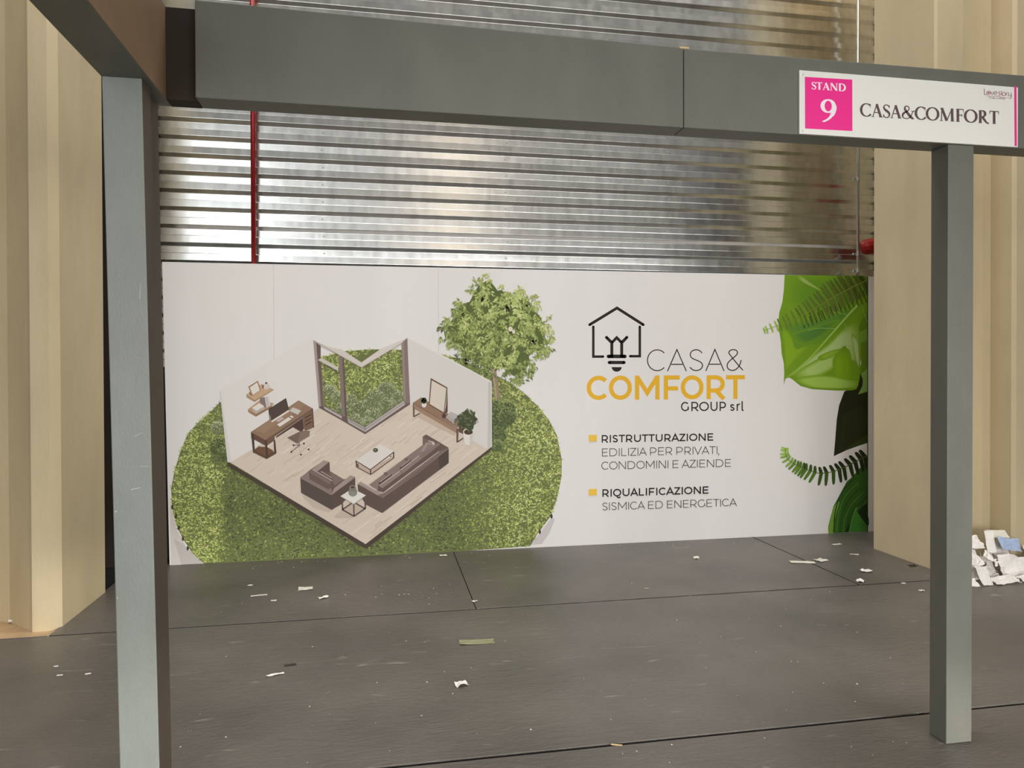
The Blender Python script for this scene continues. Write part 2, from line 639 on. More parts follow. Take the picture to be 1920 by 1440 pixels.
# ------------------------------------------------------------------ flat printing
class Sheet:
    """ink on an upright board: measured points are laid on the board's own plane"""

    def __init__(self, y, step=3e-5):
        self.y, self.step, self.n = y, step, 1

    def up(self, k=1):
        self.n += k

    def P(self, u, v, extra=0.0):
        q = on_y(u, v, self.y)
        return (q.x, self.y - self.n * self.step - extra, q.z)

    def poly(self, b, pts, m, up=True):
        if up:
            self.up()
        vs = [self.P(*p) for p in pts]
        b.add(vs, [tuple(range(len(vs)))], m)

    def line(self, b, pts, w, m, closed=False, up=True, caps=False):
        if up:
            self.up()
        ws = w if isinstance(w, (list, tuple)) else [w] * len(pts)
        L, Rr = offset(pts, ws, closed)
        vs = [self.P(*p) for p in L + Rr]
        n = len(L)
        fs = [(i, i + 1, n + i + 1, n + i) for i in range(n - 1)]
        if closed:
            fs.append((n - 1, 0, n, 2 * n - 1))
        b.add(vs, fs, m)
        if caps:
            for p, ww in ((pts[0], ws[0]), (pts[-1], ws[-1])):
                self.disc(b, p[0], p[1], ww / 2, ww / 2, m, up=False)

    def disc(self, b, cx, cy, rx, ry, m, a0=0, a1=360, n=20, up=True, rot=0):
        c, s = math.cos(math.radians(rot)), math.sin(math.radians(rot))
        pts = []
        for i in range(n):
            a = math.radians(a0 + (a1 - a0) * i / (n if a1 - a0 == 360 else n - 1))
            x, y = rx * math.cos(a), ry * math.sin(a)
            pts.append((cx + x * c - y * s, cy + x * s + y * c))
        self.poly(b, pts, m, up)


def offset(pts, ws, closed=False):
    keep = [i for i in range(len(pts)) if i == 0 or math.hypot(pts[i][0] - pts[i - 1][0], pts[i][1] - pts[i - 1][1]) > 1e-6]
    pts, ws = [pts[i] for i in keep], [ws[i] for i in keep]
    n = len(pts)
    L, Rr = [], []
    for i in range(n):
        a = pts[i - 1] if (i > 0 or closed) else None
        c = pts[(i + 1) % n] if (i < n - 1 or closed) else None
        p = pts[i]

        def dirn(s, e):
            dx, dy = e[0] - s[0], e[1] - s[1]
            l = math.hypot(dx, dy) or 1
            return dx / l, dy / l
        if a is None:
            d = dirn(p, c)
            nx, ny, k = -d[1], d[0], 1
        elif c is None:
            d = dirn(a, p)
            nx, ny, k = -d[1], d[0], 1
        else:
            d1, d2 = dirn(a, p), dirn(p, c)
            nx, ny = -(d1[1] + d2[1]), d1[0] + d2[0]
            l = math.hypot(nx, ny) or 1
            nx, ny = nx / l, ny / l
            k = 1 / max(0.35, nx * -d1[1] + ny * d1[0])
        w = ws[i] / 2 * k
        L.append((p[0] + nx * w, p[1] + ny * w))
        Rr.append((p[0] - nx * w, p[1] - ny * w))
    return L, Rr


def cat(pts, k=6, closed=False):
    out = []
    n = len(pts)
    rng = range(n if closed else n - 1)
    for i in rng:
        p = [pts[(i + j) % n] if closed else pts[max(0, min(n - 1, i + j))] for j in (-1, 0, 1, 2)]
        for s in range(k):
            t = s / k
            out.append(tuple(0.5 * (2 * p[1][d] + (p[2][d] - p[0][d]) * t + (2 * p[0][d] - 5 * p[1][d] + 4 * p[2][d] - p[3][d]) * t * t
                                    + (3 * p[1][d] - p[0][d] - 3 * p[2][d] + p[3][d]) * t ** 3) for d in range(len(pts[0]))))
    if not closed:
        out.append(pts[-1])
    return out


def crop(u0, v0, s):
    return lambda *pts: [(u0 + x / s, v0 + y / s) for x, y in pts]


def ell(cx, cy, rx, ry, a0, a1, n=24):
    return [(cx + rx * math.cos(math.radians(lerp(a0, a1, i / n))), cy + ry * math.sin(math.radians(lerp(a0, a1, i / n)))) for i in range(n + 1)]


# sans letters: strokes in cap-height units, x from 0 to advance width
def sans(ch, w):
    h = w / 2
    t, bt = 1 - h, h
    if ch == 'A':
        W = 1.0
        return [[(h * .5, 0), (W / 2, 1 - h * .6), (W - h * .5, 0)], [(W * .2, .31), (W * .8, .31)]], W
    if ch == 'C':
        W = .95
        return [ell(.53, .5, .53 - h, .5 - h, 44, 316)], W
    if ch == 'D':
        W = 1.0
        return [[(h, 0), (h, 1)], [(h, t), (.45, t)] + ell(.45, .5, .55 - h, .5 - h, 90, -90) + [(h, bt)]], W
    if ch == 'E':
        W = .76
        return [[(h, 0), (h, 1)], [(h, t), (W, t)], [(h, .51), (W * .92, .51)], [(h, bt), (W, bt)]], W
    if ch == 'F':
        W = .74
        return [[(h, 0), (h, 1)], [(h, t), (W, t)], [(h, .46), (W * .9, .46)]], W
    if ch == 'G':
        W = 1.02
        return [ell(.53, .5, .53 - h, .5 - h, 44, 322), [(W - h * 1.6, .5), (W - h * 1.6, .13)]], W
    if ch == 'I':
        return [[(h, 0), (h, 1)]], w
    if ch == 'L':
        W = .68
        return [[(h, 0), (h, 1)], [(h, bt), (W, bt)]], W
    if ch == 'M':
        W = 1.15
        return [[(h, 0), (h, 1)], [(W - h, 0), (W - h, 1)], [(h, 1 - h * .5), (W / 2, .28), (W - h, 1 - h * .5)]], W
    if ch == 'N':
        W = .95
        return [[(h, 0), (h, 1)], [(W - h, 0), (W - h, 1)], [(h * 1.1, 1 - h * .4), (W - h * 1.1, h * .4)]], W
    if ch in 'OQ':
        W = 1.1
        s = [ell(W / 2, .5, W / 2 - h, .5 - h, 0, 360, 36)]
        if ch == 'Q':
            s.append(cat([(W * .48, .0), (W * .58, -.13), (W * .74, -.17), (W * .9, -.08)]))
        return s, W
    if ch in 'PR':
        W = .84
        lo = .36
        s = [[(h, 0), (h, 1)], [(h, t), (W * .5, t)] + ell(W * .5, (t + lo) / 2, W * .5 - h, (t - lo) / 2, 90, -90, 14) + [(h, lo)]]
        if ch == 'R':
            s.append([(W * .52, lo), (W - h * .4, 0)])
        return s, W
    if ch == 'S' or ch == 's':
        W = .80
        pts = [(.90, .84), (.72, .955), (.48, 1), (.2, .93), (.08, .76), (.2, .60), (.5, .5), (.8, .40), (.93, .24), (.8, .07), (.5, 0), (.25, .045), (.05, .16)]
        k, W2 = (1, W) if ch == 'S' else (.74, .60)
        return [[(h + x * (W2 - w), (h + y * (1 - w / k)) * k if ch == 'S' else h + y * (k - w)) for x, y in cat(pts)]], W2
    if ch == 'T':
        W = .84
        return [[(W / 2, 0), (W / 2, 1)], [(0, t), (W, t)]], W
    if ch == 'U':
        W = .92
        return [[(h, 1), (h, .4)] + ell(W / 2, .4, W / 2 - h, .4 - h, 180, 360, 16)[1:] + [(W - h, 1)]], W
    if ch == 'V':
        W = 1.0
        return [[(h * .5, 1), (W / 2, h * .6), (W - h * .5, 1)]], W
    if ch == 'Z':
        W = .84
        return [[(0.02, t), (W - .02, t)], [(0, bt), (W, bt)], [(W - h * 1.5, t), (h * 1.5, bt)]], W
    if ch == '&':
        pts = [(1, 0.01), (.62, .34), (.25, .70), (.13, .84), (.2, .95), (.4, 1.0), (.6, .95), (.66, .83), (.55, .70), (.3, .54), (.08, .37), (.02, .2), (.12, .06),
               (.35, 0), (.6, .07), (.8, .26), (.89, .50)]
        W = .80
        return [[(h + x * (W - w), h + y * (1 - w)) for x, y in cat(pts)]], W
    if ch == 'r':
        return [[(h, 0), (h, .74)], cat([(h, .45), (.12, .64), (.24, .72), (.38, .73)])], .38
    if ch == 'l':
        return [cat([(h, 1.06), (h, .5), (h, .16), (.12, .05), (.24, h)])], .24
    if ch == ',':
        return [[(h * 1.2, .08), (0, -.2)]], w * 1.2
    return [], .34


SIDE = {'C': .05, 'O': .05, 'Q': .05, 'G': .05, 'S': .05, 'A': 0.0, 'V': 0.0, 'T': .02, 'Z': .04, '&': .04, ' ': 0, ',': .03}


def lay(sheet, b, text, fn, w, L, Rt, capL, capR, m, gap=1.0, only=None):
    """one line of lettering between two measured baseline ends"""
    x, items, wi = 0.0, [], 0
    for i, ch in enumerate(text):
        wi += ch == ' ' 
        s, W = fn(ch, w)
        sb = SIDE.get(ch, .12) * gap
        if i:
            x += sb
        items.append((x, s if only is None or wi == only else []))
        x += W + (sb if i < len(text) - 1 else 0)
    tot = x
    sheet.up()

    def mp(p, ox):
        t = (p[0] + ox) / tot
        cap = lerp(capL, capR, t)
        return (lerp(L[0], Rt[0], t), lerp(L[1], Rt[1], t) - cap * p[1])
    for ox, ss in items:
        for s in ss:
            if isinstance(s, tuple):      # (points, widths) in em units
                pts, ws = s
            else:
                pts, ws = s, [w] * len(s)
            Lp, Rp = offset(pts, ws)
            vs = [sheet.P(*mp(p, ox)) for p in Lp + Rp]
            n = len(Lp)
            b.add(vs, [(i, i + 1, n + i + 1, n + i) for i in range(n - 1)], m)
            sheet.n += 0.6


# serif letters: strokes with a width for each point
TH, TN = .185, .068


def serif(ch, bold):
    T, t = TH * bold, TN * bold

    def st(pts, w0, w1=None):
        n = len(pts)
        w1 = w0 if w1 is None else w1
        return (pts, [lerp(w0, w1, i / (n - 1)) for i in range(n)])

    def foot(x, y, half=.12):
        return ([(x - half, y), (x + half, y)], [.04, .04])

    def stem(x, w, top=True, bot=True, half=.13):
        s = [([(x, 0), (x, 1)], [w, w])]
        if bot:
            s.append(foot(x, .02, half))
        if top:
            s.append(foot(x, .98, half))
        return s
    if ch == 'C' or ch == 'O':
        a0, a1 = (48, 322) if ch == 'C' else (0, 360)
        rx = .40 if ch == 'C' else .42
        n = 36
        pts = ell(.46, .5, rx, .48, a0, a1, n)
        ws = [t + (T - t) * abs(math.cos(math.radians(lerp(a0, a1, i / n)))) ** 1.3 for i in range(n + 1)]
        s = [(pts, ws)]
        if ch == 'C':
            s.append(([(.74, .70), (.755, .97)], [.03, .05]))
        return s, (.82 if ch == 'C' else .95)
    if ch == 'A':
        return [st([(.10, .02), (.40, .99)], t), st([(.385, 1.0), (.70, .01)], T), st([(.2, .35), (.58, .35)], t), foot(.10, .02, .12), foot(.70, .02, .14)], .84
    if ch == 'S':
        c = cat([(.47, .80), (.40, .93), (.28, .98), (.12, .92), (.07, .77), (.16, .62), (.32, .50), (.46, .36), (.48, .2), (.38, .05), (.25, .02), (.12, .07), (.05, .22)])
        n = len(c)
        ws = [t + (T - t) * math.exp(-((i / (n - 1) - .5) / .17) ** 2) for i in range(n)]
        return [(c, ws), ([(.48, .74), (.48, .97)], [.03, .05]), ([(.045, .27), (.045, .03)], [.03, .05])], .54
    if ch == '&':
        c = cat([(.93, .62), (.84, .58), (.72, .30), (.55, .08), (.32, .02), (.12, .09), (.07, .25), (.16, .43), (.40, .58), (.55, .75), (.52, .92), (.38, .98), (.25, .90), (.25, .72), (.42, .48), (.66, .18), (.86, .03)])
        n = len(c)
        ws = []
        for i in range(n):
            f = i / (n - 1)
            ws.append(t + (T - t) * max(math.exp(-((f - .42) / .07) ** 2) * .8, math.exp(-((f - .9) / .14) ** 2)))
        return [(c, ws), foot(.84, .62, .13), foot(.86, .02, .09)], .98
    if ch == 'M':
        return [st([(.13, 0), (.16, 1)], t), st([(.16, 1), (.53, .03)], T), st([(.53, .03), (.92, 1)], t), ([(.95, 0), (.92, 1)], [T, T]),
                foot(.13, .02, .11), foot(.95, .02, .14), foot(.12, .98, .09), foot(.95, .98, .09)], 1.12
    if ch == 'F':
        return stem(.18, T, half=.15) + [st([(.15, .975), (.58, .975)], t), ([(.58, .99), (.60, .76)], [.05, .025]), st([(.18, .52), (.48, .52)], t), ([(.48, .63), (.48, .41)], [.04, .04])], .64
    if ch == 'R':
        bow = [(.18, .975), (.32, .975)] + ell(.32, .74, .22, .235, 90, -90, 14) + [(.18, .505)]
        ws = [t, t] + [t + (T - t) * math.cos(math.radians(90 - 180 * i / 14)) for i in range(15)] + [t]
        return stem(.18, T) + [(bow, ws), (cat([(.34, .50), (.52, .22), (.66, .06), (.82, .01)]), [T * (1 - .5 * i / 18) for i in range(19)])], .82
    if ch == 'T':
        return stem(.36, T, top=False) + [st([(.04, .975), (.68, .975)], t), ([(.04, .99), (.02, .76)], [.05, .025]), ([(.68, .99), (.70, .76)], [.05, .025])], .73
    if ch == 'N':
        return [st([(.13, 0), (.13, 1)], t), st([(.13, 1), (.78, .02)], T), st([(.78, 0), (.78, 1)], t), foot(.13, .02, .11), foot(.78, .98, .11), foot(.1, .98, .1)], .9
    if ch == 'D':
        bow = [(.18, .975), (.36, .975)] + ell(.36, .5, .42, .475, 90, -90, 18) + [(.18, .025)]
        ws = [t, t] + [t + (T - t) * math.cos(math.radians(90 - 180 * i / 18)) for i in range(19)] + [t]
        return stem(.18, T) + [(bow, ws)], .86
    if ch == '9':
        ring = ell(.30, .69, .215, .265, 0, 360, 30)
        ws = [.065 + .095 * abs(math.cos(math.radians(12 * i))) ** 1.4 for i in range(31)]
        tl = cat([(.525, .72), (.53, .56), (.45, .32), (.30, .12), (.10, -.0)])
        n = len(tl)
        return [(ring, ws), (tl, [lerp(.17, .15, i / n) if i < n * .5 else lerp(.19, .05, i / n) for i in range(n)]), ([(.075, .015), (.2, .02)], [.04, .05])], .62
    return [], .3


# ------------------------------------------------------------------ printed wall panel
PY = 6.356
panel = empty('advertising_hoarding', (1.5, PY + 0.02, 0))
tag(panel, 'long white wall panel printed with a cutaway house and company lettering', 'wall panel')
b = MB()
cornersF = [on_y(318, 1060, PY), on_y(1628, 997, PY), on_y(1628, 518, PY), on_y(304, 491, PY)]
ext = 0.12
bl, br, tr, tl = cornersF
br = Vector((br.x + ext, PY, 0.001)); tr = Vector((tr.x + ext, PY, 2.362))
bl = Vector((bl.x, PY, 0.001)); tl = Vector((tl.x, PY, 2.347))
vs = [bl, br, tr, tl] + [q + Vector((0, 0.036, 0)) for q in (bl, br, tr, tl)]
b.add(vs, [(0, 1, 2, 3), (7, 6, 5, 4), (0, 4, 5, 1), (1, 5, 6, 2), (2, 6, 7, 3), (3, 7, 4, 0)], VINYL)
kid(fixn(b.build('board')), panel)
S = Sheet(PY)


def part(b, name, parent=panel):
    return kid(b.build(name), parent)


# joints between the boards
b = MB()
for (u0, v0, u1, v1) in ((513, 496, 515, 1050), (822, 504, 823, 1036)):
    b = MB()
    S.line(b, [(u0, v0), (u1, v1)], 0.8, ink((202, 197, 194)), up=False)
    part(b, 'board_joint')
S.up()

# ---- lawn
GR = [ink(c) for c in ((70, 76, 50), (100, 108, 68), (128, 138, 82), (160, 172, 94), (190, 200, 112), (216, 224, 152))]
EDGE_SH = ink((205, 199, 196))
b = MB()
S.poly(b, [(318, 935), (330, 990), (352, 1030), (383, 1056), (320, 1060)], ink((206, 200, 197)))
S.poly(b, [(326, 1010), (345, 1022), (383, 1056), (340, 1058.6)], ink((190, 183, 183)))
part(b, 'printed_shadow')
b = MB()
S.poly(b, [(994, 1022), (1012, 1000), (1036, 968), (1040, 975), (1030, 1000), (1016, 1020)], ink((205, 198, 200)))
part(b, 'printed_shadow')
lawn_pts = [(412, 755), (396, 771), (373, 791), (352, 813), (338, 847), (327, 884), (321, 916), (322, 949), (329, 980), (342, 1009), (360, 1036), (383, 1056.8),
            (560, 1048.5), (700, 1041.6), (860, 1034), (994, 1024), (1007, 1002), (1033, 967), (1044, 936), (1053, 893), (1053, 860), (1044, 816), (1029, 787), (1009, 762), (984, 738), (958, 718),
            (930, 704), (860, 672), (800, 658), (753, 656), (700, 655), (649, 658), (560, 680), (480, 715)]
b = MB()
S.poly(b, lawn_pts, ink((106, 116, 66)))


def inside(p, poly):
    x, y = p
    c = False
    j = len(poly) - 1
    for i in range(len(poly)):
        xi, yi = poly[i]
        xj, yj = poly[j]
        if (yi > y) != (yj > y) and x < (xj - xi) * (y - yi) / (yj - yi) + xi:
            c = not c
        j = i
    return c


room_hole = [(414, 735), (586, 640), (600, 690), (760, 640), (921, 716), (921, 838), (686, 1020), (427, 867)]
win_open = [(598, 655), (640, 655), (680, 690), (755, 645), (758, 755), (686, 803), (609, 762)]
S.up()
base_n = S.n


def bottom_v(u):
    return 1060 + (u - 318) * (997 - 1060) / (1628 - 318)


def tone(u, v):
    """print tone: bright sunlit rim, deep green beside the room"""
    t = 2.3
    if v > 800 or u < 420 or u > 925:
        if u > 640:
            d = ((u - 690) / 360.0)
            t = 1.0 + 2.6 * max(0, min(1, (u - 850 + (v - 900) * 0.12) / 120))
        else:
            edge = 425 if v > 870 else 400
            t = 1.1 + 2.4 * max(0, min(1, (edge - u) / 16 + .1))
            if v < 850:
                t = 1.9 + 1.2 * (430 - u) / 60
    else:
        t = 3.7 - 0.012 * (v - 660)
    return t + 0.7 * noise.noise(Vector((u * .03, v * .03, 1.7)))


cnt = 0
while cnt < 15500:
    u, v = R.uniform(316, 1056), R.uniform(653, 1058)
    if not inside((u, v), lawn_pts):
        continue
    if inside((u, v), room_hole) and not inside((u, v), win_open):
        continue
    cnt += 1
    a = R.uniform(0, math.pi)
    l = R.uniform(3.5, 9.0)
    w = R.uniform(0.8, 1.8)
    dx, dy = math.cos(a) * l, -abs(math.sin(a)) * l * .8
    if v + 1 > bottom_v(u) - 1:
        continue
    nx, ny = -dy / l * w, dx / l * w
    k = int(max(0, min(5, round(tone(u, v) + R.gauss(0, 1.05)))))
    ex = R.uniform(0, 6e-4)
    bend = R.uniform(-1.6, 1.6)
    vs = [S.P(u - nx, v - ny, ex), S.P(u + nx, v + ny, ex), S.P(u + dx * .55 + bend, v + dy * .55, ex), S.P(u + dx, v + dy, ex)]
    b.add(vs, [(0, 1, 2), (0, 2, 3)], GR[k])
S.n = base_n + 22
LAWN_N = S.n
# printed soil edge
for q in ((323, 951), (330, 968), (335, 990), (343, 1010), (352, 1028), (1034, 968), (1012, 997)):
    S.disc(b, q[0], q[1], 2.2, 4.5, ink((58, 56, 44)), n=8, up=False)
part(b, 'printed_lawn')


def bush(b, cx, cy, r, cols, n=150):
    S.up()
    S.disc(b, cx, cy + r * .1, r * .93, r * .86, ink(cols[0]), n=18, up=False)
    S.up()
    for i in range(n):
        a = R.uniform(0, 2 * math.pi)
        d = r * math.sqrt(R.random())
        x, y = cx + math.cos(a) * d, cy + math.sin(a) * d * .93
        aa = a + R.uniform(-.9, .9)
        l = R.uniform(2.2, 4.8)
        k = 1 + int(max(0, min(3, (0.5 - (y - cy) / r * .8) * 2 + R.gauss(0.6, .8))))
        nx, ny = -math.sin(aa) * .8, math.cos(aa) * .8
        e = R.uniform(0, 2.5e-4)
        b.add([S.P(x - nx, y - ny, e), S.P(x + nx, y + ny, e), S.P(x + math.cos(aa) * l, y + math.sin(aa) * l, e)], [(0, 1, 2)], ink(cols[k]))
    S.up(4)


SAGE = [(104, 114, 76), (118, 128, 88), (144, 152, 112), (172, 178, 140), (198, 202, 168)]
DEEP = [(70, 82, 48), (88, 102, 60), (112, 126, 76), (142, 154, 98), (170, 180, 122)]
b = MB()
for (x, y, r) in ((618, 733, 12), (634, 745, 13), (655, 752, 14), (724, 733, 18), (702, 748, 19), (747, 748, 15), (678, 770, 22), (700, 780, 16), (727, 762, 18), (640, 770, 16), (665, 790, 15), (690, 793, 12)):
    bush(b, x, y, r, SAGE, 160)
part(b, 'printed_shrubs')
NMAX = S.n
S.n = LAWN_N
b = MB()
for (x, y, r) in ((409, 803, 13), (410, 836, 18), (421, 850, 13)):
    bush(b, x, y, r, SAGE if y < 820 else DEEP, 170)
for (x, y, r) in ((933, 815, 17), (935, 790, 20), (950, 766, 17), (932, 762, 14), (952, 780, 17), (931, 835, 12)):
    bush(b, x, y, r, DEEP, 180)
part(b, 'printed_shrubs')

# ---- tree
b = MB()
S.line(b, cat([(926, 690), (927, 705), (930, 725), (933, 748)]), [9] * 19, ink((150, 132, 108)))
S.line(b, cat([(924.5, 690), (925.5, 705), (928, 725), (930.5, 748)]), [3] * 19, ink((176, 158, 134)))
S.line(b, cat([(930, 690), (915, 672), (905, 655)]), [5] * 13, ink((110, 96, 72)))
S.line(b, cat([(928, 695), (945, 672), (955, 650)]), [5] * 13, ink((110, 96, 72)))
part(b, 'printed_trunk')
crown = [(910, 512), (920, 516), (927, 524), (934, 534), (942, 532), (950, 540), (960, 547), (978, 542), (990, 548), (1000, 553), (1009, 566), (1016, 580), (1029, 591), (1033, 613),
         (1037, 633), (1036, 656), (1025, 664), (1013, 667), (1002, 676), (1004, 691), (991, 711), (978, 724), (958, 713), (944, 700), (928, 704), (913, 704), (889, 693), (870, 682), (858, 673),
         (851, 653), (833, 647), (819, 636), (822, 618), (833, 600), (842, 584), (849, 569), (858, 562), (873, 558), (884, 536), (893, 522), (902, 517)]
inner = [(927 + (x - 927) * .86, 615 + (y - 615) * .86) for x, y in crown]
b = MB()
S.poly(b, inner, ink((88, 102, 50)))
LV = [ink(c) for c in ((70, 76, 48), (102, 114, 66), (130, 144, 80), (158, 172, 98), (186, 198, 122), (212, 218, 156))]
S.up()
base_n = S.n
cl = 0
while cl < 430:
    u, v = R.uniform(816, 1040), R.uniform(508, 728)
    if not inside((u, v), crown):
        continue
    if 955 < u < 966 and 608 < v < 624:
        continue
    cl += 1
    nsh = noise.noise(Vector((u * .035, v * .035, 9)))
    tb = 2.45 + 1.7 * nsh - (v - 620) / 130.0 + (0.5 if u > 900 else 0)
    up = R.uniform(-.5, .5)
    ex0 = R.uniform(0, 7e-4)
    for j in range(8):
        a = math.radians(R.uniform(15, 165)) if R.random() < .75 else R.uniform(0, 2 * math.pi)
        l = R.uniform(5, 10.5)
        w = l * R.uniform(.15, .22)
        ox, oy = R.uniform(-4, 4), R.uniform(-4, 4)
        c, s = math.cos(a), math.sin(a)
        k = int(max(0, min(5, round(tb + R.gauss(0, .9)))))
        e = ex0 + j * 1e-5
        q = [(0, 0), (l * .45, w), (l, 0), (l * .45, -w)]
        b.add([S.P(u + ox + x * c - y * s, v + oy + x * s + y * c, e) for x, y in q], [(0, 1, 2, 3)], LV[k])
S.n = base_n + 20
for (x, y, r) in ((1000, 640, 9), (906, 560, 6), (869, 590, 6), (952, 577, 6), (990, 575, 5), (873, 675, 8), (960, 620, 6)):
    for i in range(9):
        a = R.uniform(0, 6.28)
        d = R.uniform(0, r)
        S.disc(b, x + d * math.cos(a), y + d * math.sin(a), R.uniform(1, 2.6), R.uniform(1.5, 3.2), ink((64, 56, 40)), n=6, up=False)
S.up()
S.disc(b, 957, 617, 4.5, 5, ink((226, 220, 204)), n=8)
S.disc(b, 963, 622, 3, 4, ink((226, 220, 204)), n=8)
part(b, 'printed_crown')

# ---- room
S.n = max(S.n, NMAX)
C1 = crop(300, 480, 4.5)
A = crop(400, 690, 8)
B6 = crop(550, 810, 6.545)
CC = crop(650, 790, 7.58)
D8 = crop(740, 680, 8)
E6 = crop(570, 610, 6.545)
b = MB()
# dark underside edge of the slab
S.poly(b, [(426.5, 866), (685.5, 1019), (921.5, 838), (921.5, 843), (690, 1027), (682, 1027), (426, 873)], ink((74, 62, 52)))
# floor: pale timber
S.poly(b, [(430, 866), (597, 764), (686, 813), (769, 757), (915, 840), (921.5, 838), (685.5, 1020)], ink((214, 200, 187)))
# board tones
S.up()
base_n = S.n
for i in range(420):
    t, s = R.random(), R.random()
    u = 435 + t * 250 + s * 235
    v = 866 + t * 150 - s * 172
    l = R.uniform(12, 40)
    d = Vector((235, -172)).normalized()
    n_ = Vector((250, 150)).normalized()
    w = R.uniform(1.2, 3.0)
    q = [(u, v), (u + d.x * l, v + d.y * l), (u + d.x * l + n_.x * w, v + d.y * l + n_.y * w), (u + n_.x * w, v + n_.y * w)]
    fl = [(432, 866), (597, 766), (686, 815), (769, 759), (913, 842), (919, 838), (685.5, 1018)]
    if not all(inside(x, fl) for x in q):
        continue
    e = R.uniform(0, 2e-4)
    b.add([S.P(x, y, e) for x, y in q], [(0, 1, 2, 3)], ink(R.choice([(206, 190, 176), (219, 206, 194), (224, 212, 201), (202, 184, 168), (216, 202, 190), (210, 195, 181)])))
S.n = base_n + 6
# light pool between window and sofa
printed_room = part(b, 'printed_room')
b = MB()
# left wall
S.poly(b, [(412, 733), (587, 633), (588, 637), (598, 765), (434, 866), (426.7, 866.7)], ink((227, 224, 222)))
S.poly(b, [(412, 733), (414.5, 736), (434, 863), (434, 866.5), (426.7, 866.7)], ink((217, 214, 213)))
S.line(b, [(412, 733), (587, 632)], 1.6, ink((228, 224, 220)))
part(b, 'printed_wall', printed_room)
b = MB()
S.poly(b, [(763, 633), (921, 716.7), (921.6, 838), (914, 842), (769, 758)], ink((219, 216, 213)))
S.poly(b, [(915.5, 715), (921, 716.7), (921.6, 838), (914, 842)], ink((200, 196, 194)))
S.line(b, [(763, 632), (852, 679), (921, 716)], 2.6, ink((228, 225, 220)))
S.line(b, [(921.2, 716), (921.6, 838)], 1.2, ink((232, 229, 226)))
part(b, 'printed_wall', printed_room)

# window frame
b = MB()
TP, TPD, TPL, RAIL = ink((134, 116, 112)), ink((104, 88, 84)), ink((168, 152, 146)), ink((208, 200, 194))
S.poly(b, E6((115, 185), (205, 245), (205, 400), (250, 985), (180, 1005)), TP)
S.poly(b, E6((150, 215), (205, 250), (205, 400), (232, 985), (222, 990)), TPD)
S.poly(b, E6((120, 190), (150, 215), (205, 1000), (180, 1005)), TPL)
S.poly(b, E6((170, 425), (420, 560), (420, 515), (215, 400)), RAIL)
S.line(b, E6((205, 470), (425, 580)), 1.0, TPD)
S.poly(b, E6((425, 380), (490, 400), (530, 1170), (470, 1170)), TP)
S.poly(b, E6((470, 400), (490, 400), (530, 1170), (505, 1170)), TPD)
S.poly(b, E6((115, 185), (300, 262), (470, 300), (705, 455), (710, 520), (470, 385), (205, 250)), ink((214, 206, 200)))
S.poly(b, E6((705, 455), (940, 290), (1268, 155), (1195, 225), (705, 520)), ink((216, 208, 202)))
S.line(b, E6((115, 185), (470, 385), (705, 518), (1195, 222), (1268, 158)), 1.3, ink((176, 164, 158)))
S.poly(b, E6((1195, 222), (1268, 158), (1300, 960), (1240, 970), (1222, 900)), TP)
S.poly(b, E6((1195, 222), (1225, 200), (1250, 940), (1222, 900)), ink((150, 134, 128)))
S.poly(b, E6((180, 1000), (250, 985), (465, 1110), (530, 1130), (745, 1250), (1225, 920), (1250, 960), (1300, 955), (1300, 970), (750, 1335)), TPD)
S.poly(b, E6((240, 990), (465, 1115), (465, 1145), (255, 1025)), ink((186, 176, 180)))
S.poly(b, E6((530, 1135), (745, 1252), (750, 1310), (545, 1195)), ink((178, 168, 168)))
S.poly(b, E6((750, 1252), (1225, 925), (1245, 970), (752, 1310)), ink((186, 176, 176)))
S.line(b, E6((545, 1160), (748, 1278), (1235, 945)), 0.9, ink((120, 106, 104)))
S.line(b, E6((740, 1240), (752, 1275)), 1.0, TPD)
part(b, 'printed_window', printed_room)

# shelves, desk and chair
ROOM_N = S.n
WD, WDL, WDD, WDK = ink((146, 118, 97)), ink((196, 162, 128)), ink((102, 74, 62)), ink((78, 58, 50))
WHT, PAG = ink((228, 222, 216)), ink((206, 200, 196))
b = MB()
S.poly(b, A((495, 395), (540, 370), (720, 240), (905, 320), (620, 490), (500, 425)), ink((198, 168, 136)))
S.poly(b, A((495, 395), (500, 440), (620, 510), (905, 330), (905, 318), (620, 482)), ink((172, 140, 110)))
S.poly(b, A((525, 280), (670, 190), (715, 335), (580, 420)), ink((160, 118, 84)))
S.poly(b, A((548, 290), (660, 215), (700, 335), (592, 405)), WHT)
S.poly(b, A((540, 350), (580, 420), (560, 405), (540, 375)), WDK)
S.disc(b, *A((795, 275))[0], 6.5, 6, ink((214, 204, 198)))
S.poly(b, A((740, 250), (755, 255), (755, 315), (735, 290)), WDK)
S.disc(b, *A((795, 225))[0], 2.2, 1.8, ink((88, 78, 72)))
S.poly(b, A((520, 620), (700, 480), (905, 530), (905, 550), (640, 690), (525, 640)), ink((186, 152, 122)))
S.poly(b, A((520, 625), (640, 690), (640, 730), (525, 660)), ink((160, 126, 98)))
S.poly(b, A((640, 690), (880, 560), (880, 590), (640, 730)), ink((150, 118, 92)))
S.poly(b, A((700, 450), (770, 435), (800, 600), (760, 590), (700, 510)), ink((132, 118, 114)))
S.poly(b, A((770, 435), (830, 425), (860, 560), (800, 605)), ink((208, 200, 198)))
S.line(b, A((795, 435), (825, 590)), .8, ink((160, 150, 148)))
S.poly(b, A((585, 600), (690, 530), (765, 575), (770, 610), (650, 680), (600, 650)), ink((196, 190, 186)))
S.poly(b, A((585, 595), (690, 525), (765, 572), (650, 640)), WHT)
S.line(b, A((600, 630), (650, 660), (768, 592)), .8, ink((150, 140, 134)))
part(b, 'printed_shelves', printed_room)
b = MB()
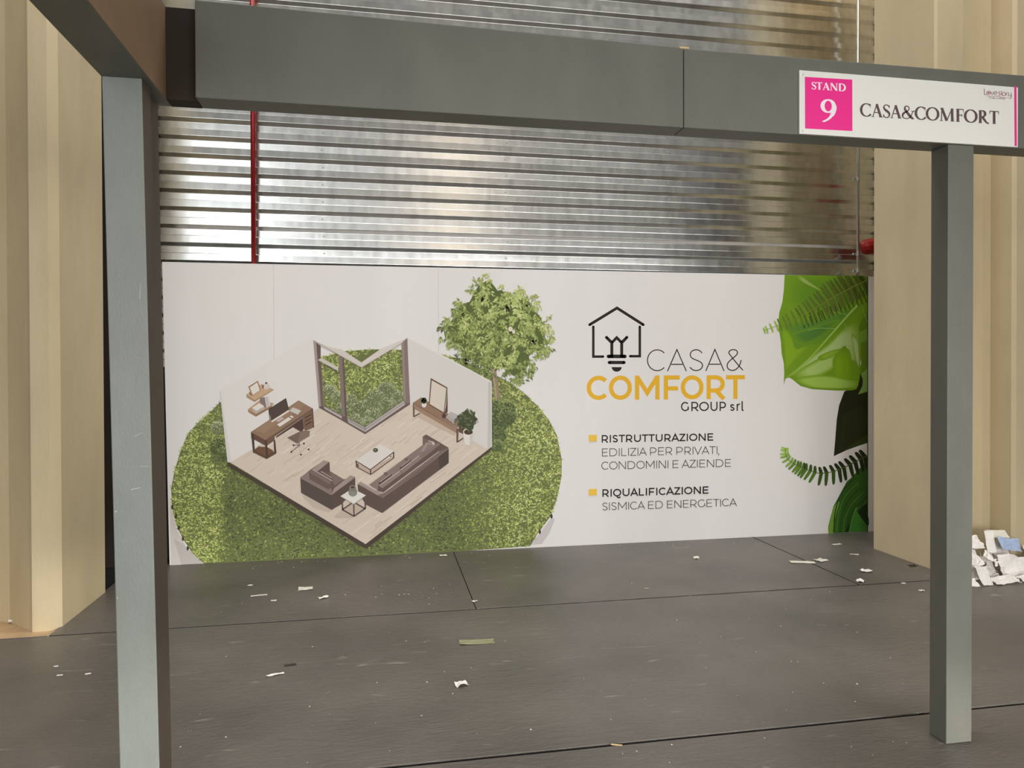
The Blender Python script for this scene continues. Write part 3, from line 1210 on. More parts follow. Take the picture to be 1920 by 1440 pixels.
S.poly(b, A((565, 960), (1280, 485), (1490, 605), (780, 1080)), WD)
S.poly(b, A((620, 940), (1280, 500), (1380, 555), (760, 975)), ink((156, 128, 105)))
S.poly(b, A((565, 960), (780, 1080), (795, 1170), (570, 1050)), WDD)
S.poly(b, A((780, 1080), (1490, 605), (1490, 640), (920, 1030), (920, 1085), (795, 1170)), ink((112, 86, 72)))
S.poly(b, A((950, 1020), (1345, 745), (1345, 790), (940, 1050)), WDK)
S.poly(b, A((1345, 720), (1490, 620), (1508, 890), (1380, 945), (1355, 900)), ink((122, 94, 78)))
for dy in (0, 55, 110):
    S.line(b, A((1375, 735 + dy + 15), (1470, 680 + dy + 15)), 1.0, WDK, up=False)
S.line(b, A((1488, 610), (1506, 890)), 1.8, WDK)
S.poly(b, A((1200, 850), (1345, 770), (1355, 920), (1320, 960), (1200, 890)), WDK)
S.poly(b, A((565, 965), (610, 990), (625, 1270), (595, 1250)), WDK)
S.poly(b, A((775, 1085), (800, 1085), (830, 1350), (795, 1365), (780, 1180)), WDK)
S.poly(b, A((905, 1090), (930, 1080), (948, 1270), (915, 1285)), WDK)
S.poly(b, A((595, 1240), (690, 1170), (800, 1250), (948, 1255), (948, 1280), (800, 1365), (595, 1265)), ink((96, 70, 56)))
S.poly(b, A((625, 1225), (690, 1180), (800, 1180), (905, 1240), (800, 1330)), ink((112, 82, 60)))
S.poly(b, A((775, 1085), (805, 1085), (825, 1350), (795, 1362)), WDK)
# computer
S.poly(b, A((830, 620), (1090, 460), (1135, 620), (870, 790)), ink((82, 66, 60)))
S.line(b, A((850, 780), (832, 620), (1088, 458), (1130, 620)), 1.2, ink((52, 42, 40)))
S.line(b, A((875, 805), (1135, 640)), 3.0, WHT)
S.poly(b, A((940, 790), (1030, 730), (1065, 760), (975, 810)), ink((196, 182, 176)))
S.poly(b, A((955, 850), (1130, 735), (1175, 765), (1000, 880)), WHT)
S.poly(b, A((1145, 725), (1170, 710), (1210, 735), (1185, 750)), WHT)
S.poly(b, A((1140, 640), (1200, 590), (1320, 640), (1265, 700)), ink((206, 200, 194)))
part(b, 'printed_desk', printed_room)
b = MB()
S.poly(b, A((1110, 1045), (1310, 945), (1450, 940), (1440, 1020), (1290, 1110), (1260, 1135)), ink((116, 98, 88)))
S.poly(b, A((1300, 960), (1450, 940), (1435, 1025), (1300, 1100), (1265, 1130)), ink((134, 114, 102)))
S.line(b, A((1290, 1110), (1290, 1170)), 1.6, ink((120, 106, 98)))
for p, q, c in (((1290, 1165), (1312, 1290), (196, 186, 178)), ((1290, 1160), (1425, 1215), (206, 196, 188)), ((1290, 1160), (1180, 1250), (96, 82, 74)), ((1285, 1150), (1210, 1155), (110, 96, 88)), ((1295, 1150), (1360, 1125), (196, 186, 178))):
    S.line(b, A(p, q), 1.2, ink(c), up=False)
S.up()
for p in ((1315, 1298), (1432, 1220), (1172, 1258), (1203, 1158), (1360, 1132)):
    S.disc(b, *A(p)[0], 1.6, 1.8, ink((30, 24, 22)), n=10, up=False)
part(b, 'printed_office_chair', printed_room)

# armchair
S.n = ROOM_N
b = MB()
LE, LEL, LED, LEX = ink((104, 88, 82)), ink((164, 146, 140)), ink((88, 76, 70)), ink((124, 108, 103))
S.poly(b, B6((110, 760), (470, 960), (440, 985), (250, 930), (120, 800)), ink((198, 184, 170)))
S.poly(b, B6((85, 560), (200, 470), (370, 350), (445, 370), (450, 480), (620, 580), (750, 545), (760, 560), (760, 680), (480, 955), (95, 745)), LE)
S.poly(b, B6((90, 565), (465, 770), (470, 955), (95, 745)), LED)
S.poly(b, B6((465, 770), (755, 560), (760, 690), (600, 880), (470, 955)), ink((92, 76, 70)))
S.poly(b, B6((230, 460), (370, 345), (440, 365), (300, 480)), LEL)
S.poly(b, B6((85, 555), (200, 480), (240, 500), (470, 700), (470, 770)), ink((138, 122, 117)))
S.poly(b, B6((300, 480), (440, 380), (448, 485), (330, 480)), ink((96, 78, 74)))
S.poly(b, B6((440, 490), (620, 580), (500, 660), (480, 570)), ink((128, 110, 106)))
S.poly(b, B6((465, 770), (500, 690), (700, 530), (755, 550), (480, 765)), LEL)
S.poly(b, B6((190, 490), (235, 455), (480, 590), (510, 660), (430, 705), (200, 580)), ink((108, 90, 86)))
S.poly(b, B6((190, 490), (235, 455), (480, 592), (440, 640)), ink((126, 108, 104)))
S.line(b, B6((235, 457), (478, 597)), 1.1, ink((206, 190, 184)))
S.line(b, B6((340, 482), (470, 560)), 1.3, ink((190, 172, 166)))
S.line(b, B6((90, 562), (465, 770), (755, 560)), .8, ink((156, 140, 134)))
part(b, 'printed_armchair', printed_room)

# coffee table
S.n = ROOM_N
b = MB()
S.poly(b, B6((770, 425), (950, 525), (1240, 320), (1240, 290), (950, 440), (780, 390)), ink((192, 172, 156)))
S.poly(b, B6((765, 350), (1065, 145), (1235, 240), (945, 460)), ink((222, 217, 212)))
S.line(b, B6((765, 352), (945, 462), (1235, 243)), 1.6, WDK)
for p, q in (((772, 355), (776, 430)), ((948, 465), (948, 520)), ((1230, 248), (1230, 320)), ((790, 385), (795, 430)), ((1195, 290), (1195, 305))):
    S.line(b, B6(p, q), 2.2, WDK, up=False)
S.up()
S.line(b, B6((772, 425), (948, 522), (1232, 318)), 1.5, WDK)
S.disc(b, *B6((1008, 222))[0], 5, 4.2, ink((84, 84, 72)), n=14)
S.disc(b, *B6((1003, 216))[0], 2.2, 1.8, ink((120, 122, 104)), n=10)
part(b, 'printed_coffee_table', printed_room)

# sofa
S.n = ROOM_N + 30
b = MB()
S.poly(b, CC((155, 890), (470, 1080), (500, 1300), (270, 1180), (165, 1000)), LED)
S.poly(b, CC((155, 890), (510, 1080), (1450, 380), (1450, 590), (510, 1300), (270, 1180), (160, 960)), ink((96, 80, 74)))
S.poly(b, CC((1300, 480), (1450, 380), (1450, 590), (1320, 690)), ink((78, 66, 60)))
S.poly(b, CC((1080, 215), (1130, 185), (1450, 375), (1330, 460), (1240, 290), (1140, 260), (1080, 330)), ink((104, 86, 80)))
S.poly(b, CC((320, 900), (1085, 330), (1240, 330), (480, 940), (440, 990)), ink((136, 119, 115)))
S.poly(b, CC((1080, 220), (1160, 265), (1165, 340), (1085, 345)), ink((116, 98, 92)))
S.poly(b, CC((440, 985), (455, 905), (760, 700), (770, 680), (1040, 500), (1290, 300), (1340, 320), (1340, 400), (850, 760), (520, 1010)), ink((100, 82, 76)))
S.poly(b, CC((465, 920), (755, 700), (790, 740), (510, 950)), ink((144, 126, 120)))
S.poly(b, CC((760, 700), (1030, 485), (1080, 520), (800, 740)), ink((140, 122, 116)))
S.poly(b, CC((1035, 490), (1290, 300), (1335, 325), (1085, 520)), ink((132, 114, 106)))
S.line(b, CC((465, 912), (755, 705)), 1.0, ink((212, 198, 190)))
S.line(b, CC((765, 690), (1030, 487)), 1.0, ink((206, 192, 184)))
S.poly(b, CC((520, 735), (565, 715), (590, 760), (550, 770)), ink((112, 94, 84)))
S.poly(b, CC((810, 530), (850, 515), (880, 550), (845, 560)), ink((112, 94, 84)))
S.poly(b, CC((455, 870), (635, 740), (640, 770), (460, 900)), ink((76, 60, 56)))
S.poly(b, CC((755, 650), (910, 535), (920, 560), (760, 680)), ink((76, 60, 56)))
S.line(b, CC((475, 860), (625, 750)), 1.2, ink((186, 170, 162)))
S.line(b, CC((770, 645), (905, 545)), 1.2, ink((180, 164, 156)))
S.poly(b, CC((1050, 430), (1125, 295), (1170, 310), (1100, 420)), ink((160, 142, 136)))
S.poly(b, CC((1165, 270), (1215, 300), (1215, 330), (1170, 340)), ink((150, 132, 126)))
S.poly(b, CC((160, 890), (200, 850), (440, 980), (540, 1045), (505, 1085), (440, 1050)), LEL)
S.poly(b, CC((190, 858), (220, 855), (430, 970), (420, 985)), ink((206, 188, 182)))
S.poly(b, CC((440, 1050), (505, 1088), (1445, 385), (1340, 410), (860, 770), (540, 1010)), ink((124, 107, 101)))
S.line(b, CC((505, 1085), (1000, 740), (1445, 385)), .9, ink((152, 135, 128)))
part(b, 'printed_sofa', printed_room)

# side table
S.n = ROOM_N + 80
b = MB()
S.poly(b, B6((600, 950), (740, 1035), (890, 930), (740, 850)), ink((196, 178, 163)))
S.poly(b, B6((600, 950), (500, 1040), (620, 1040), (735, 1035)), ink((198, 182, 168)))
for p, q in (((600, 790), (605, 955)), ((742, 880), (745, 1030)), ((880, 780), (885, 935)), ((600, 948), (742, 1032)), ((745, 1032), (888, 932)), ((610, 945), (735, 860)), ((745, 860), (880, 940))):
    S.line(b, B6(p, q), 2.6, ink((96, 80, 76)), up=False)
S.up()
S.poly(b, B6((580, 785), (725, 690), (890, 775), (742, 882)), ink((228, 226, 222)))
S.line(b, B6((580, 788), (742, 885), (890, 778)), 1.0, ink((150, 138, 132)))
S.disc(b, *B6((730, 740))[0], 8.5, 7.8, ink((140, 140, 134)), n=20)
S.poly(b, B6((690, 670), (765, 670), (780, 730), (680, 730)), ink((128, 126, 118)))
S.disc(b, *B6((728, 672))[0], 5.8, 3.0, ink((158, 150, 138)), n=16)
S.disc(b, *B6((728, 676))[0], 4.4, 2.2, ink((76, 66, 60)), n=16)
part(b, 'printed_side_table', printed_room)

# console with frame, books and plants
S.n = ROOM_N
b = MB()
S.poly(b, D8((300, 790), (660, 980), (900, 1090), (940, 1010), (680, 900), (420, 740)), ink((198, 178, 162)))
S.poly(b, D8((270, 605), (400, 520), (690, 700), (1050, 900), (940, 980), (560, 770)), ink((146, 118, 98)))
S.poly(b, D8((270, 605), (940, 985), (930, 1060), (880, 1030), (290, 690)), ink((158, 130, 109)))
S.line(b, D8((275, 612), (940, 990)), 1.0, ink((112, 82, 66)))
S.poly(b, D8((270, 605), (300, 680), (300, 810), (275, 820)), ink((116, 90, 78)))
S.line(b, D8((290, 810), (380, 755)), 2.0, ink((84, 66, 58)))
S.poly(b, D8((925, 985), (960, 990), (950, 1190), (925, 1200)), ink((104, 78, 64)))
S.line(b, D8((940, 1190), (1030, 1130)), 2.2, ink((84, 64, 56)))
S.poly(b, D8((960, 975), (1050, 930), (1050, 1080), (960, 1040)), ink((100, 74, 62)))
S.poly(b, D8((790, 370), (795, 740), (745, 770), (770, 640)), ink((90, 68, 58)))
S.poly(b, D8((540, 230), (790, 372), (745, 770), (510, 630)), ink((108, 78, 64)))
S.poly(b, D8((555, 265), (775, 385), (735, 745), (525, 620)), ink((218, 208, 196)))
S.disc(b, *D8((440, 625))[0], 4.5, 6, ink((228, 224, 220)), n=14)
S.disc(b, *D8((437, 570))[0], 5.5, 6, ink((64, 72, 46)), n=12)
for i in range(26):
    a = R.uniform(0, 6.28)
    S.disc(b, D8((437, 565))[0][0] + math.cos(a) * R.uniform(1, 5), D8((437, 565))[0][1] + math.sin(a) * R.uniform(1, 5), 1.3, 1.0, ink(R.choice(((92, 100, 66), (70, 80, 50)))), n=6, up=False)
S.up()
S.disc(b, *D8((740, 800))[0], 4, 4.5, ink((76, 58, 50)), n=14)
S.poly(b, D8((765, 820), (830, 740), (960, 790), (890, 920)), ink((196, 190, 186)))
S.poly(b, D8((785, 795), (840, 735), (960, 785), (900, 850)), ink((186, 180, 178)))
S.poly(b, D8((890, 920), (895, 850), (965, 790), (960, 850)), ink((142, 134, 130)))
for dy in (0, 22, 44):
    S.line(b, D8((780 - dy * .3, 800 + dy), (895, 862 + dy * .9), (962, 805 + dy)), .8, ink((118, 110, 108)), up=False)
S.up()
part(b, 'printed_console', printed_room)
b = MB()
S.poly(b, D8((1025, 1030), (1185, 1030), (1155, 1220), (1100, 1245), (1050, 1220)), ink((226, 222, 218)))
S.poly(b, D8((1130, 1045), (1185, 1030), (1155, 1220), (1125, 1235)), ink((206, 201, 198)))
S.disc(b, *D8((1105, 1035))[0], 10, 6, ink((232, 228, 224)), n=20)
S.disc(b, *D8((1105, 1040))[0], 8.4, 5, ink((68, 56, 44)), n=20)
S.line(b, D8((1110, 1050), (1105, 960)), 1.6, ink((100, 96, 66)))
pc = D8((1090, 850))[0]
S.poly(b, D8((1085, 690), (1130, 760), (1210, 730), (1200, 800), (1250, 850), (1190, 900), (1180, 990), (1110, 1020), (1050, 960), (940, 940), (960, 850), (930, 800), (1010, 760)), ink((66, 74, 48)))
S.up()
base_n = S.n
for i in range(140):
    a = R.uniform(0, 6.28)
    d = math.sqrt(R.random())
    x, y = pc[0] + math.cos(a) * d * 18, pc[1] + 1 + math.sin(a) * d * 20
    aa = R.uniform(0, 6.28)
    l = R.uniform(2.5, 5.5)
    w = l * .33
    c, s = math.cos(aa), math.sin(aa)
    e = R.uniform(0, 2e-4)
    b.add([S.P(x + p * c - q * s, y + p * s + q * c, e) for p, q in ((0, 0), (l * .5, w), (l, 0), (l * .5, -w))], [(0, 1, 2, 3)],
          ink(R.choice(((52, 60, 38), (74, 84, 54), (92, 102, 66), (116, 124, 84), (66, 76, 46)))))
S.n = base_n + 6
part(b, 'printed_potted_plant', printed_room)

# ---- leaves at the right end
S.n = 2
b = MB()
L7 = crop(1400, 500, 5.54)
L8 = crop(1400, 760, 5.54)


def soft(b, pts, c0, c1, n=6, grow=1.30, lim=1254):
    """a blended patch of print: nested outlines stepping from the leaf colour to the patch colour"""
    cx = sum(p[0] for p in pts) / len(pts)
    cy = sum(p[1] for p in pts) / len(pts)
    for i in range(n):
        t = i / (n - 1)
        k = lerp(grow, .72, t)
        q = [(min(lim, cx + (x - cx) * k), max(92, cy + (y - cy) * k)) for x, y in pts]
        q = [p for p in q]
        S.poly(b, L7(*q), ink(tuple(int(round(lerp(c0[j], c1[j], (i + 1) / n))) for j in range(3))))


# dark leaf first
S.poly(b, L7((1015, 1295), (1140, 1250), (1175, 1090), (1255, 1100), (1255, 1440)) + L8((1255, 390), (1150, 425), (1040, 465), (905, 528), (920, 350), (935, 150), (960, 0)), ink((34, 38, 16)))
S.poly(b, L8((1000, 100), (1200, 0), (1255, 60), (1255, 360), (1050, 440), (960, 480)), ink((42, 46, 18)))
S.poly(b, L8((1255, 300), (1255, 385), (1100, 440), (1000, 470)), ink((52, 66, 24)))
# right-hand leaf
S.poly(b, L7((1100, 600), (1255, 480), (1255, 1300), (1155, 1330), (1200, 1240), (1207, 1170), (1172, 1100), (1190, 1000), (1165, 860)), ink((98, 132, 26)))
S.poly(b, L7((1190, 1110), (1255, 1060), (1255, 1290), (1160, 1325), (1203, 1240), (1208, 1180)), ink((128, 166, 84)))
S.poly(b, L7((1150, 690), (1255, 640), (1255, 760), (1170, 800)), ink((116, 156, 60)))
big = [(395, 85), (385, 250), (370, 370), (338, 480), (330, 560), (332, 640), (355, 780), (362, 900), (385, 1000), (390, 1100), (385, 1230), (402, 1165), (440, 1150), (480, 1175), (560, 1240), (680, 1272),
       (800, 1280), (950, 1288), (1090, 1285), (1140, 1272), (1168, 1190), (1185, 1060), (1178, 930), (1160, 820), (1140, 700), (1190, 560), (1255, 500), (1255, 98)]
S.poly(b, L7(*big), ink((112, 152, 26)))
# darker greens left of the midrib
soft(b, cat([(520, 110), (800, 105), (1255, 105), (1255, 300), (1150, 400), (980, 470), (700, 480), (520, 420), (430, 330)], closed=True), (112, 152, 26), (98, 140, 30), grow=1.02)
soft(b, cat([(440, 620), (700, 560), (1000, 480), (1120, 430), (1000, 560), (820, 730), (640, 800), (520, 830), (470, 740)], closed=True), (112, 152, 26), (88, 134, 48))
soft(b, cat([(520, 700), (700, 640), (900, 580), (800, 700), (640, 780), (550, 770)], closed=True), (112, 152, 26), (80, 126, 50))
soft(b, cat([(365, 640), (450, 700), (520, 860), (640, 830), (480, 1000), (400, 1080), (392, 900)], closed=True), (112, 152, 26), (128, 168, 28), grow=1.0)
soft(b, cat([(560, 100), (660, 170), (760, 240), (640, 190), (560, 140)], closed=True), (112, 152, 26), (150, 172, 96))
# pale shiny half right of the midrib
soft(b, cat([(470, 1120), (640, 960), (860, 800), (1010, 650), (1130, 620), (1160, 850), (1150, 1000), (1080, 800), (960, 860), (720, 960), (560, 1090)], closed=True), (112, 152, 26), (172, 196, 124), grow=1.08)
soft(b, cat([(560, 1100), (720, 990), (900, 920), (920, 1010), (800, 1100), (640, 1150)], closed=True), (112, 152, 26), (168, 196, 108))
soft(b, cat([(930, 960), (1040, 900), (1075, 1050), (1060, 1200), (960, 1180), (920, 1060)], closed=True), (112, 152, 26), (126, 166, 22))
soft(b, cat([(520, 1170), (700, 1130), (900, 1140), (1130, 1190), (1120, 1260), (900, 1270), (680, 1258), (590, 1230)], closed=True), (112, 152, 26), (158, 192, 84), grow=1.02)
soft(b, cat([(1090, 700), (1150, 760), (1165, 900), (1170, 1050), (1140, 1000), (1110, 850)], closed=True), (112, 152, 26), (170, 194, 130), grow=1.0)
soft(b, cat([(770, 930), (880, 880), (960, 870), (880, 930), (800, 960)], closed=True), (112, 152, 26), (136, 170, 48))
mid = cat([(400, 1160), (560, 1040), (720, 880), (880, 700), (1020, 540), (1150, 400)])
S.line(b, L7(*mid), [lerp(.8, 4.2, i / (len(mid) - 1)) for i in range(len(mid))], ink((160, 196, 92)))
for q in ([(1015, 590), (1050, 700), (1075, 900)], [(920, 645), (760, 640), (640, 660)], [(1040, 500), (970, 485), (900, 470)], [(1195, 400), (1225, 500), (1255, 590)]):
    S.line(b, L7(*cat(q)), .9, ink((150, 186, 96)), up=False)
S.up()
part(b, 'printed_leaves')

b = MB()
# bottom leaf and small pointed leaf
S.poly(b, L8((1255, 555), (1100, 740), (1040, 790), (970, 920), (900, 1050), (870, 1160), (845, 1260), (850, 1330), (1250, 1308)), ink((52, 92, 30)))
S.poly(b, L8(*cat([(900, 1060), (960, 1000), (930, 1120), (900, 1240), (900, 1322), (852, 1328), (848, 1262), (872, 1160)], closed=True)), ink((110, 152, 52)))
for i in range(9):
    x = 930 + i * 34
    S.line(b, L8(*cat([(min(1250, x + 190), 760 + i * 46), (x + 60, 900 + i * 42), (x - 10, 1100 + i * 24), (x - 30, 1316)])), [1.6] * 19, ink((76, 124, 48) if i % 2 else (36, 70, 22)), up=False)
S.up()
S.poly(b, L8((1020, 1315), (1100, 1150), (1255, 1000), (1255, 1308)), ink((28, 52, 18)))
S.poly(b, L8((1150, 1065), (1132, 1070), (1110, 1130), (1080, 1220), (1060, 1317), (1250, 1308), (1250, 1250), (1190, 1170), (1145, 1100)), ink((66, 128, 48)))
S.line(b, L8((1150, 1063), (1132, 1070), (1110, 1130), (1080, 1220), (1062, 1315)), .9, ink((110, 170, 92)))
part(b, 'printed_leaves')


def fern(b, cr, rach, up_len, lo_len, cols, n, wid, lean, tip_pale):
    path = cat(rach, 10)
    m = len(path)
    S.up()
    for i in range(n):
        t = (i + .5) / n
        j = int(t * (m - 1))
        p, q = path[j], path[min(m - 1, j + 1)]
        dx, dy = q[0] - p[0], q[1] - p[1]
        l = math.hypot(dx, dy) or 1
        dx, dy = dx / l, dy / l
        for side, ln in ((1, lo_len), (-1, up_len)):
            L = ln(t)
            nx, ny = -dy * side, dx * side
            ax, ay = nx - dx * lean, ny - dy * lean
            al = math.hypot(ax, ay)
            ax, ay = ax / al * L, ay / al * L
            w = wid * (0.55 + .6 * t)
            pts = [(p[0] - dx * w * .6, p[1] - dy * w * .6), (p[0] + ax * .55 - dx * w * .55, p[1] + ay * .55 - dy * w * .55), (p[0] + ax * .9 - dx * w * .4, p[1] + ay * .9 - dy * w * .4), (p[0] + ax, p[1] + ay),
                   (p[0] + ax * .9 + dx * w * .4, p[1] + ay * .9 + dy * w * .4), (p[0] + ax * .55 + dx * w * .55, p[1] + ay * .55 + dy * w * .55), (p[0] + dx * w * .6, p[1] + dy * w * .6)]
            k = min(len(cols) - 1, int(t * len(cols)) + (1 if side < 0 and t > .3 else 0))
            pts = [(min(1253, x_), max(96, y_) if cr is L7 else y_) for x_, y_ in pts]
            S.poly(b, cr(*pts), ink(cols[k]), up=False)
    S.up()
    S.line(b, cr(*path), [lerp(.7, 1.8, i / (m - 1)) for i in range(m)], ink(tip_pale))


b = MB()
# gaps behind the upper fern
for i in range(16):
    t = i / 15
    x, y = lerp(560, 1200, t), lerp(560, 250, t)
    S.poly(b, L7((x, y), (x + 11, y - 5), (x + 48, y + 80 + 40 * t), (x + 40, y + 84 + 40 * t)), ink((62, 70, 26)), up=False)
fern(b, L7, [(175, 665), (330, 608), (520, 530), (700, 440), (860, 340), (1000, 262), (1120, 200), (1250, 140)],
     lambda t: 30 + 150 * min(1, t * 1.6) * (1 if t < .8 else .8), lambda t: 34 + 118 * min(1, t * 1.9), [(150, 186, 66), (98, 124, 44), (86, 104, 36), (96, 112, 44), (92, 106, 42), (84, 96, 34)], 27, 26, .1, (128, 140, 52))
part(b, 'printed_fern')
b = MB()
fern(b, L8, [(402, 445), (400, 500), (430, 560), (500, 612), (570, 645), (640, 672), (760, 706), (900, 686), (1020, 640), (1150, 572), (1250, 525)],
     lambda t: 34 + 62 * t, lambda t: 44 + 96 * min(1, t * 1.5), [(156, 190, 84), (134, 170, 70), (100, 134, 44), (84, 116, 36), (60, 86, 26), (40, 58, 20), (34, 46, 16)], 22, 34, .25, (70, 96, 30))
part(b, 'printed_fern')
b = MB()
S.line(b, [(1626.6, 518.5), (1626.4, 997)], 1.4, ink((20, 22, 14)))
part(b, 'print_edge')

# ---- company logo and lettering
S.n = 2
K5 = crop(1080, 540, 5.3333)
BLK = ink((34, 24, 22))
YEL = ink((233, 180, 44))
b = MB()
s5 = 1 / 5.3333
S.line(b, K5((137, 367), (410, 200), (672, 367)), 28 * s5, BLK, caps=True)
S.line(b, K5((173, 388), (173, 686), (270, 686)), 25 * s5, BLK, caps=True, up=False)
S.line(b, K5((638, 388), (638, 682), (542, 682)), 25 * s5, BLK, caps=True, up=False)
S.line(b, K5((305, 494), (358, 547), (358, 684)), 30 * s5, BLK, caps=True, up=False)
S.line(b, K5((358, 547), (407, 496), (457, 547)), 28 * s5, BLK, up=False)
S.line(b, K5((457, 684), (457, 547), (508, 494)), 30 * s5, BLK, caps=True, up=False)
S.line(b, K5((324, 684), (488, 684)), 36 * s5, BLK, caps=True, up=False)
S.line(b, K5((333, 745), (480, 745)), 33 * s5, BLK, caps=True, up=False)
S.disc(b, *K5((407, 791))[0], 50 * s5, 46 * s5, BLK, 0, 180, n=16, up=False)
part(b, 'logo')


def word(b, letters, cr, y0, y1, w, m):
    """letters with measured left/right extents; y0 cap top, y1 baseline (functions of x)"""
    S.up()
    for ch, x0, x1 in letters:
        st, W = sans(ch, w)
        for s in st:
            # keep stroke weight even when the letter is fitted to its measured width
            fx = (x1 - x0) / W
            cap = (y1(x0) - y0(x0))
            pts = [(x0 + p[0] * fx, y1(x0 + p[0] * fx) - p[1] * cap) for p in s]
            Lp, Rp = offset(pts, [w * cap] * len(pts))
            vs = [S.P(*q) for q in cr(*(Lp + Rp))]
            n = len(Lp)
            b.add(vs, [(i, i + 1, n + i + 1, n + i) for i in range(n - 1)], m)
            S.up(.6)


b = MB()
word(b, [('C', 710, 893), ('A', 913, 1105), ('S', 1126, 1280), ('A', 1296, 1482), ('&', 1503, 1674)], K5, lambda x: 614 - (x - 700) * .004, lambda x: 832 - (x - 700) * .003, .047, BLK)
part(b, 'lettering')
b = MB()
word(b, [('C', 108, 318), ('O', 332, 556), ('M', 592, 832), ('F', 880, 1036), ('O', 1050, 1272), ('R', 1308, 1486), ('T', 1500, 1687)], K5, lambda x: 878 - (x - 100) * .004, lambda x: 1121 - (x - 100) * .008, .175, YEL)
part(b, 'lettering')['label'] = 'bold yellow lettering'
b = MB()
word(b, [('G', 1050, 1130), ('R', 1154, 1222), ('O', 1232, 1328), ('U', 1346, 1414), ('P', 1437, 1498)], K5, lambda x: 1139 - (x - 1050) * .004, lambda x: 1232 - (x - 1050) * .006, .135, BLK)
part(b, 'lettering')
b = MB()
word(b, [('s', 1540, 1587), ('r', 1606, 1640), ('l', 1655, 1676)], K5, lambda x: 1139 - (x - 1050) * .004, lambda x: 1232 - (x - 1050) * .006, .135, BLK)
part(b, 'lettering')
K6 = crop(1080, 780, 5.3333)
for txt, L, Rt, cap, w in (('RISTRUTTURAZIONE', (257, 267), (1371, 246), 76, .165), ('EDILIZIA PER PRIVATI,', (260, 404), (1432, 378), 79, .085), ('CONDOMINI E AZIENDE', (254, 536), (1547, 507), 79, .085),
                           ('RIQUALIFICAZIONE', (263, 808), (1323, 776), 76, .165), ('SISMICA ED ENERGETICA', (260, 944), (1606, 899), 78, .085)):
    for k in range(len(txt.split())):
        b = MB()
        lay(S, b, txt, sans, w, K6(L)[0], K6(Rt)[0], cap * s5, cap * s5 * .97, BLK if w > .1 else ink((62, 56, 54)), only=k)
        part(b, 'lettering')
for y in (190, 730):
    b = MB()
    S.poly(b, K6((127, y), (207, y - 2), (207, y + 62), (127, y + 64)), ink((238, 196, 70)))
    part(b, 'bullet_square')

# ------------------------------------------------------------------ sign on the beam
SY = BY0 - 0.008
sign = empty('stand_sign', (2.05, SY, 2.4))
tag(sign, 'white stand number sign with pink square, fixed to the front beam', 'sign')
b = MB()
c4 = [on_y(1499, 252, SY), on_y(1908.5, 274.5, SY), on_y(1907.5, 162, SY), on_y(1498, 133, SY)]
zb = (c4[0].z + c4[1].z) / 2
zt = (c4[2].z + c4[3].z) / 2
b.box(c4[0].x, c4[1].x, SY, BY0 - 0.0005, zb, zt, SIGNW)
kid(fixn(b.build('board', bevel=0.001)), sign)
S2 = Sheet(SY, 3e-5)
Z4 = crop(1440, 0, 4)
b = MB()
S2.poly(b, Z4((276, 576), (632, 597), (633, 983), (278, 964)), PINK)
kid(b.build('pink_square'), sign)
b = MB()
S2.poly(b, Z4((1846, 647), (1863, 648), (1867, 1096), (1849, 1095)), PINK)
kid(b.build('pink_stripe'), sign)
WINK = ink((250, 240, 248))
b = MB()
lay(S2, b, 'STAND', serif, 1.15, Z4((326, 669))[0], Z4((582, 686))[0], 13.6, 14.2, WINK, gap=.25)
kid(b.build('lettering'), sign)
b = MB()
lay(S2, b, '9', serif, 1.3, Z4((392, 912))[0], Z4((514, 917))[0], 43, 43, WINK)
kid(b.build('lettering'), sign)
b = MB()
lay(S2, b, 'CASA&COMFORT', serif, 1.0, Z4((692, 872))[0], Z4((1732, 932))[0], 24.6, 24.0, ink((98, 78, 82)), gap=.25)
kid(b.build('lettering'), sign)
# small round-lettered fair logo
LS = crop(1840, 150, 27.43)
b = MB()
pal, pk = ink((140, 122, 124)), ink((196, 96, 124))
S2.up()
for pts, w, m in (([(145, 460), (145, 700), (165, 750), (250, 765)], 1.0, pal), (ell(355, 670, 95, 95, 0, 360), 1.0, pk), ([(470, 600), (545, 760), (610, 600)], .9, pal),
                  ([(650, 690), (785, 690), (770, 620), (715, 590), (655, 640), (645, 720), (690, 770), (770, 765)], .9, pal),
                  ([(960, 605), (900, 605), (880, 660), (950, 720), (940, 790), (870, 800)], .9, pk), ([(1025, 560), (1025, 760), (1060, 800)], .9, pal),
                  (ell(1150, 725, 85, 90, 0, 360), .9, pk), ([(1280, 810), (1280, 680), (1340, 640)], .9, pal), ([(1400, 640), (1400, 800), (1460, 830), (1520, 790)], .9, pal), ([(1525, 660), (1530, 900), (1480, 960), (1400, 950)], .9, pal),
                  ([(280, 835), (600, 835), (900, 850), (1080, 900), (1380, 920)], .6, pk)):
    S2.line(b, LS(*(cat(pts, 4) if len(pts) < 12 else pts)), w, m, up=False)
S2.disc(b, *LS((355, 668))[0], 1.5, 1.5, ink((130, 40, 60)), n=10)
for i, x in enumerate((440, 520, 590, 670, 790, 910, 990, 1070, 1150, 1230)):
    ch = 'FIERASPOSI'[i]
    st, W = sans(ch, .16)
    for s in st:
        S2.line(b, LS(*[(x - 30 + p[0] * 62, 965 + (x - 440) * .06 - p[1] * 85) for p in s]), .5, ink((160, 140, 144)), up=False)
kid(b.build('small_logo'), sign)
for p, q in (((258, 570), (266, 548)), ((259, 975), (262, 990))):
    b = MB()
    S2.line(b, Z4(p, q), .7, ink((150, 150, 146)), up=False)
    kid(b.build('staple'), sign)

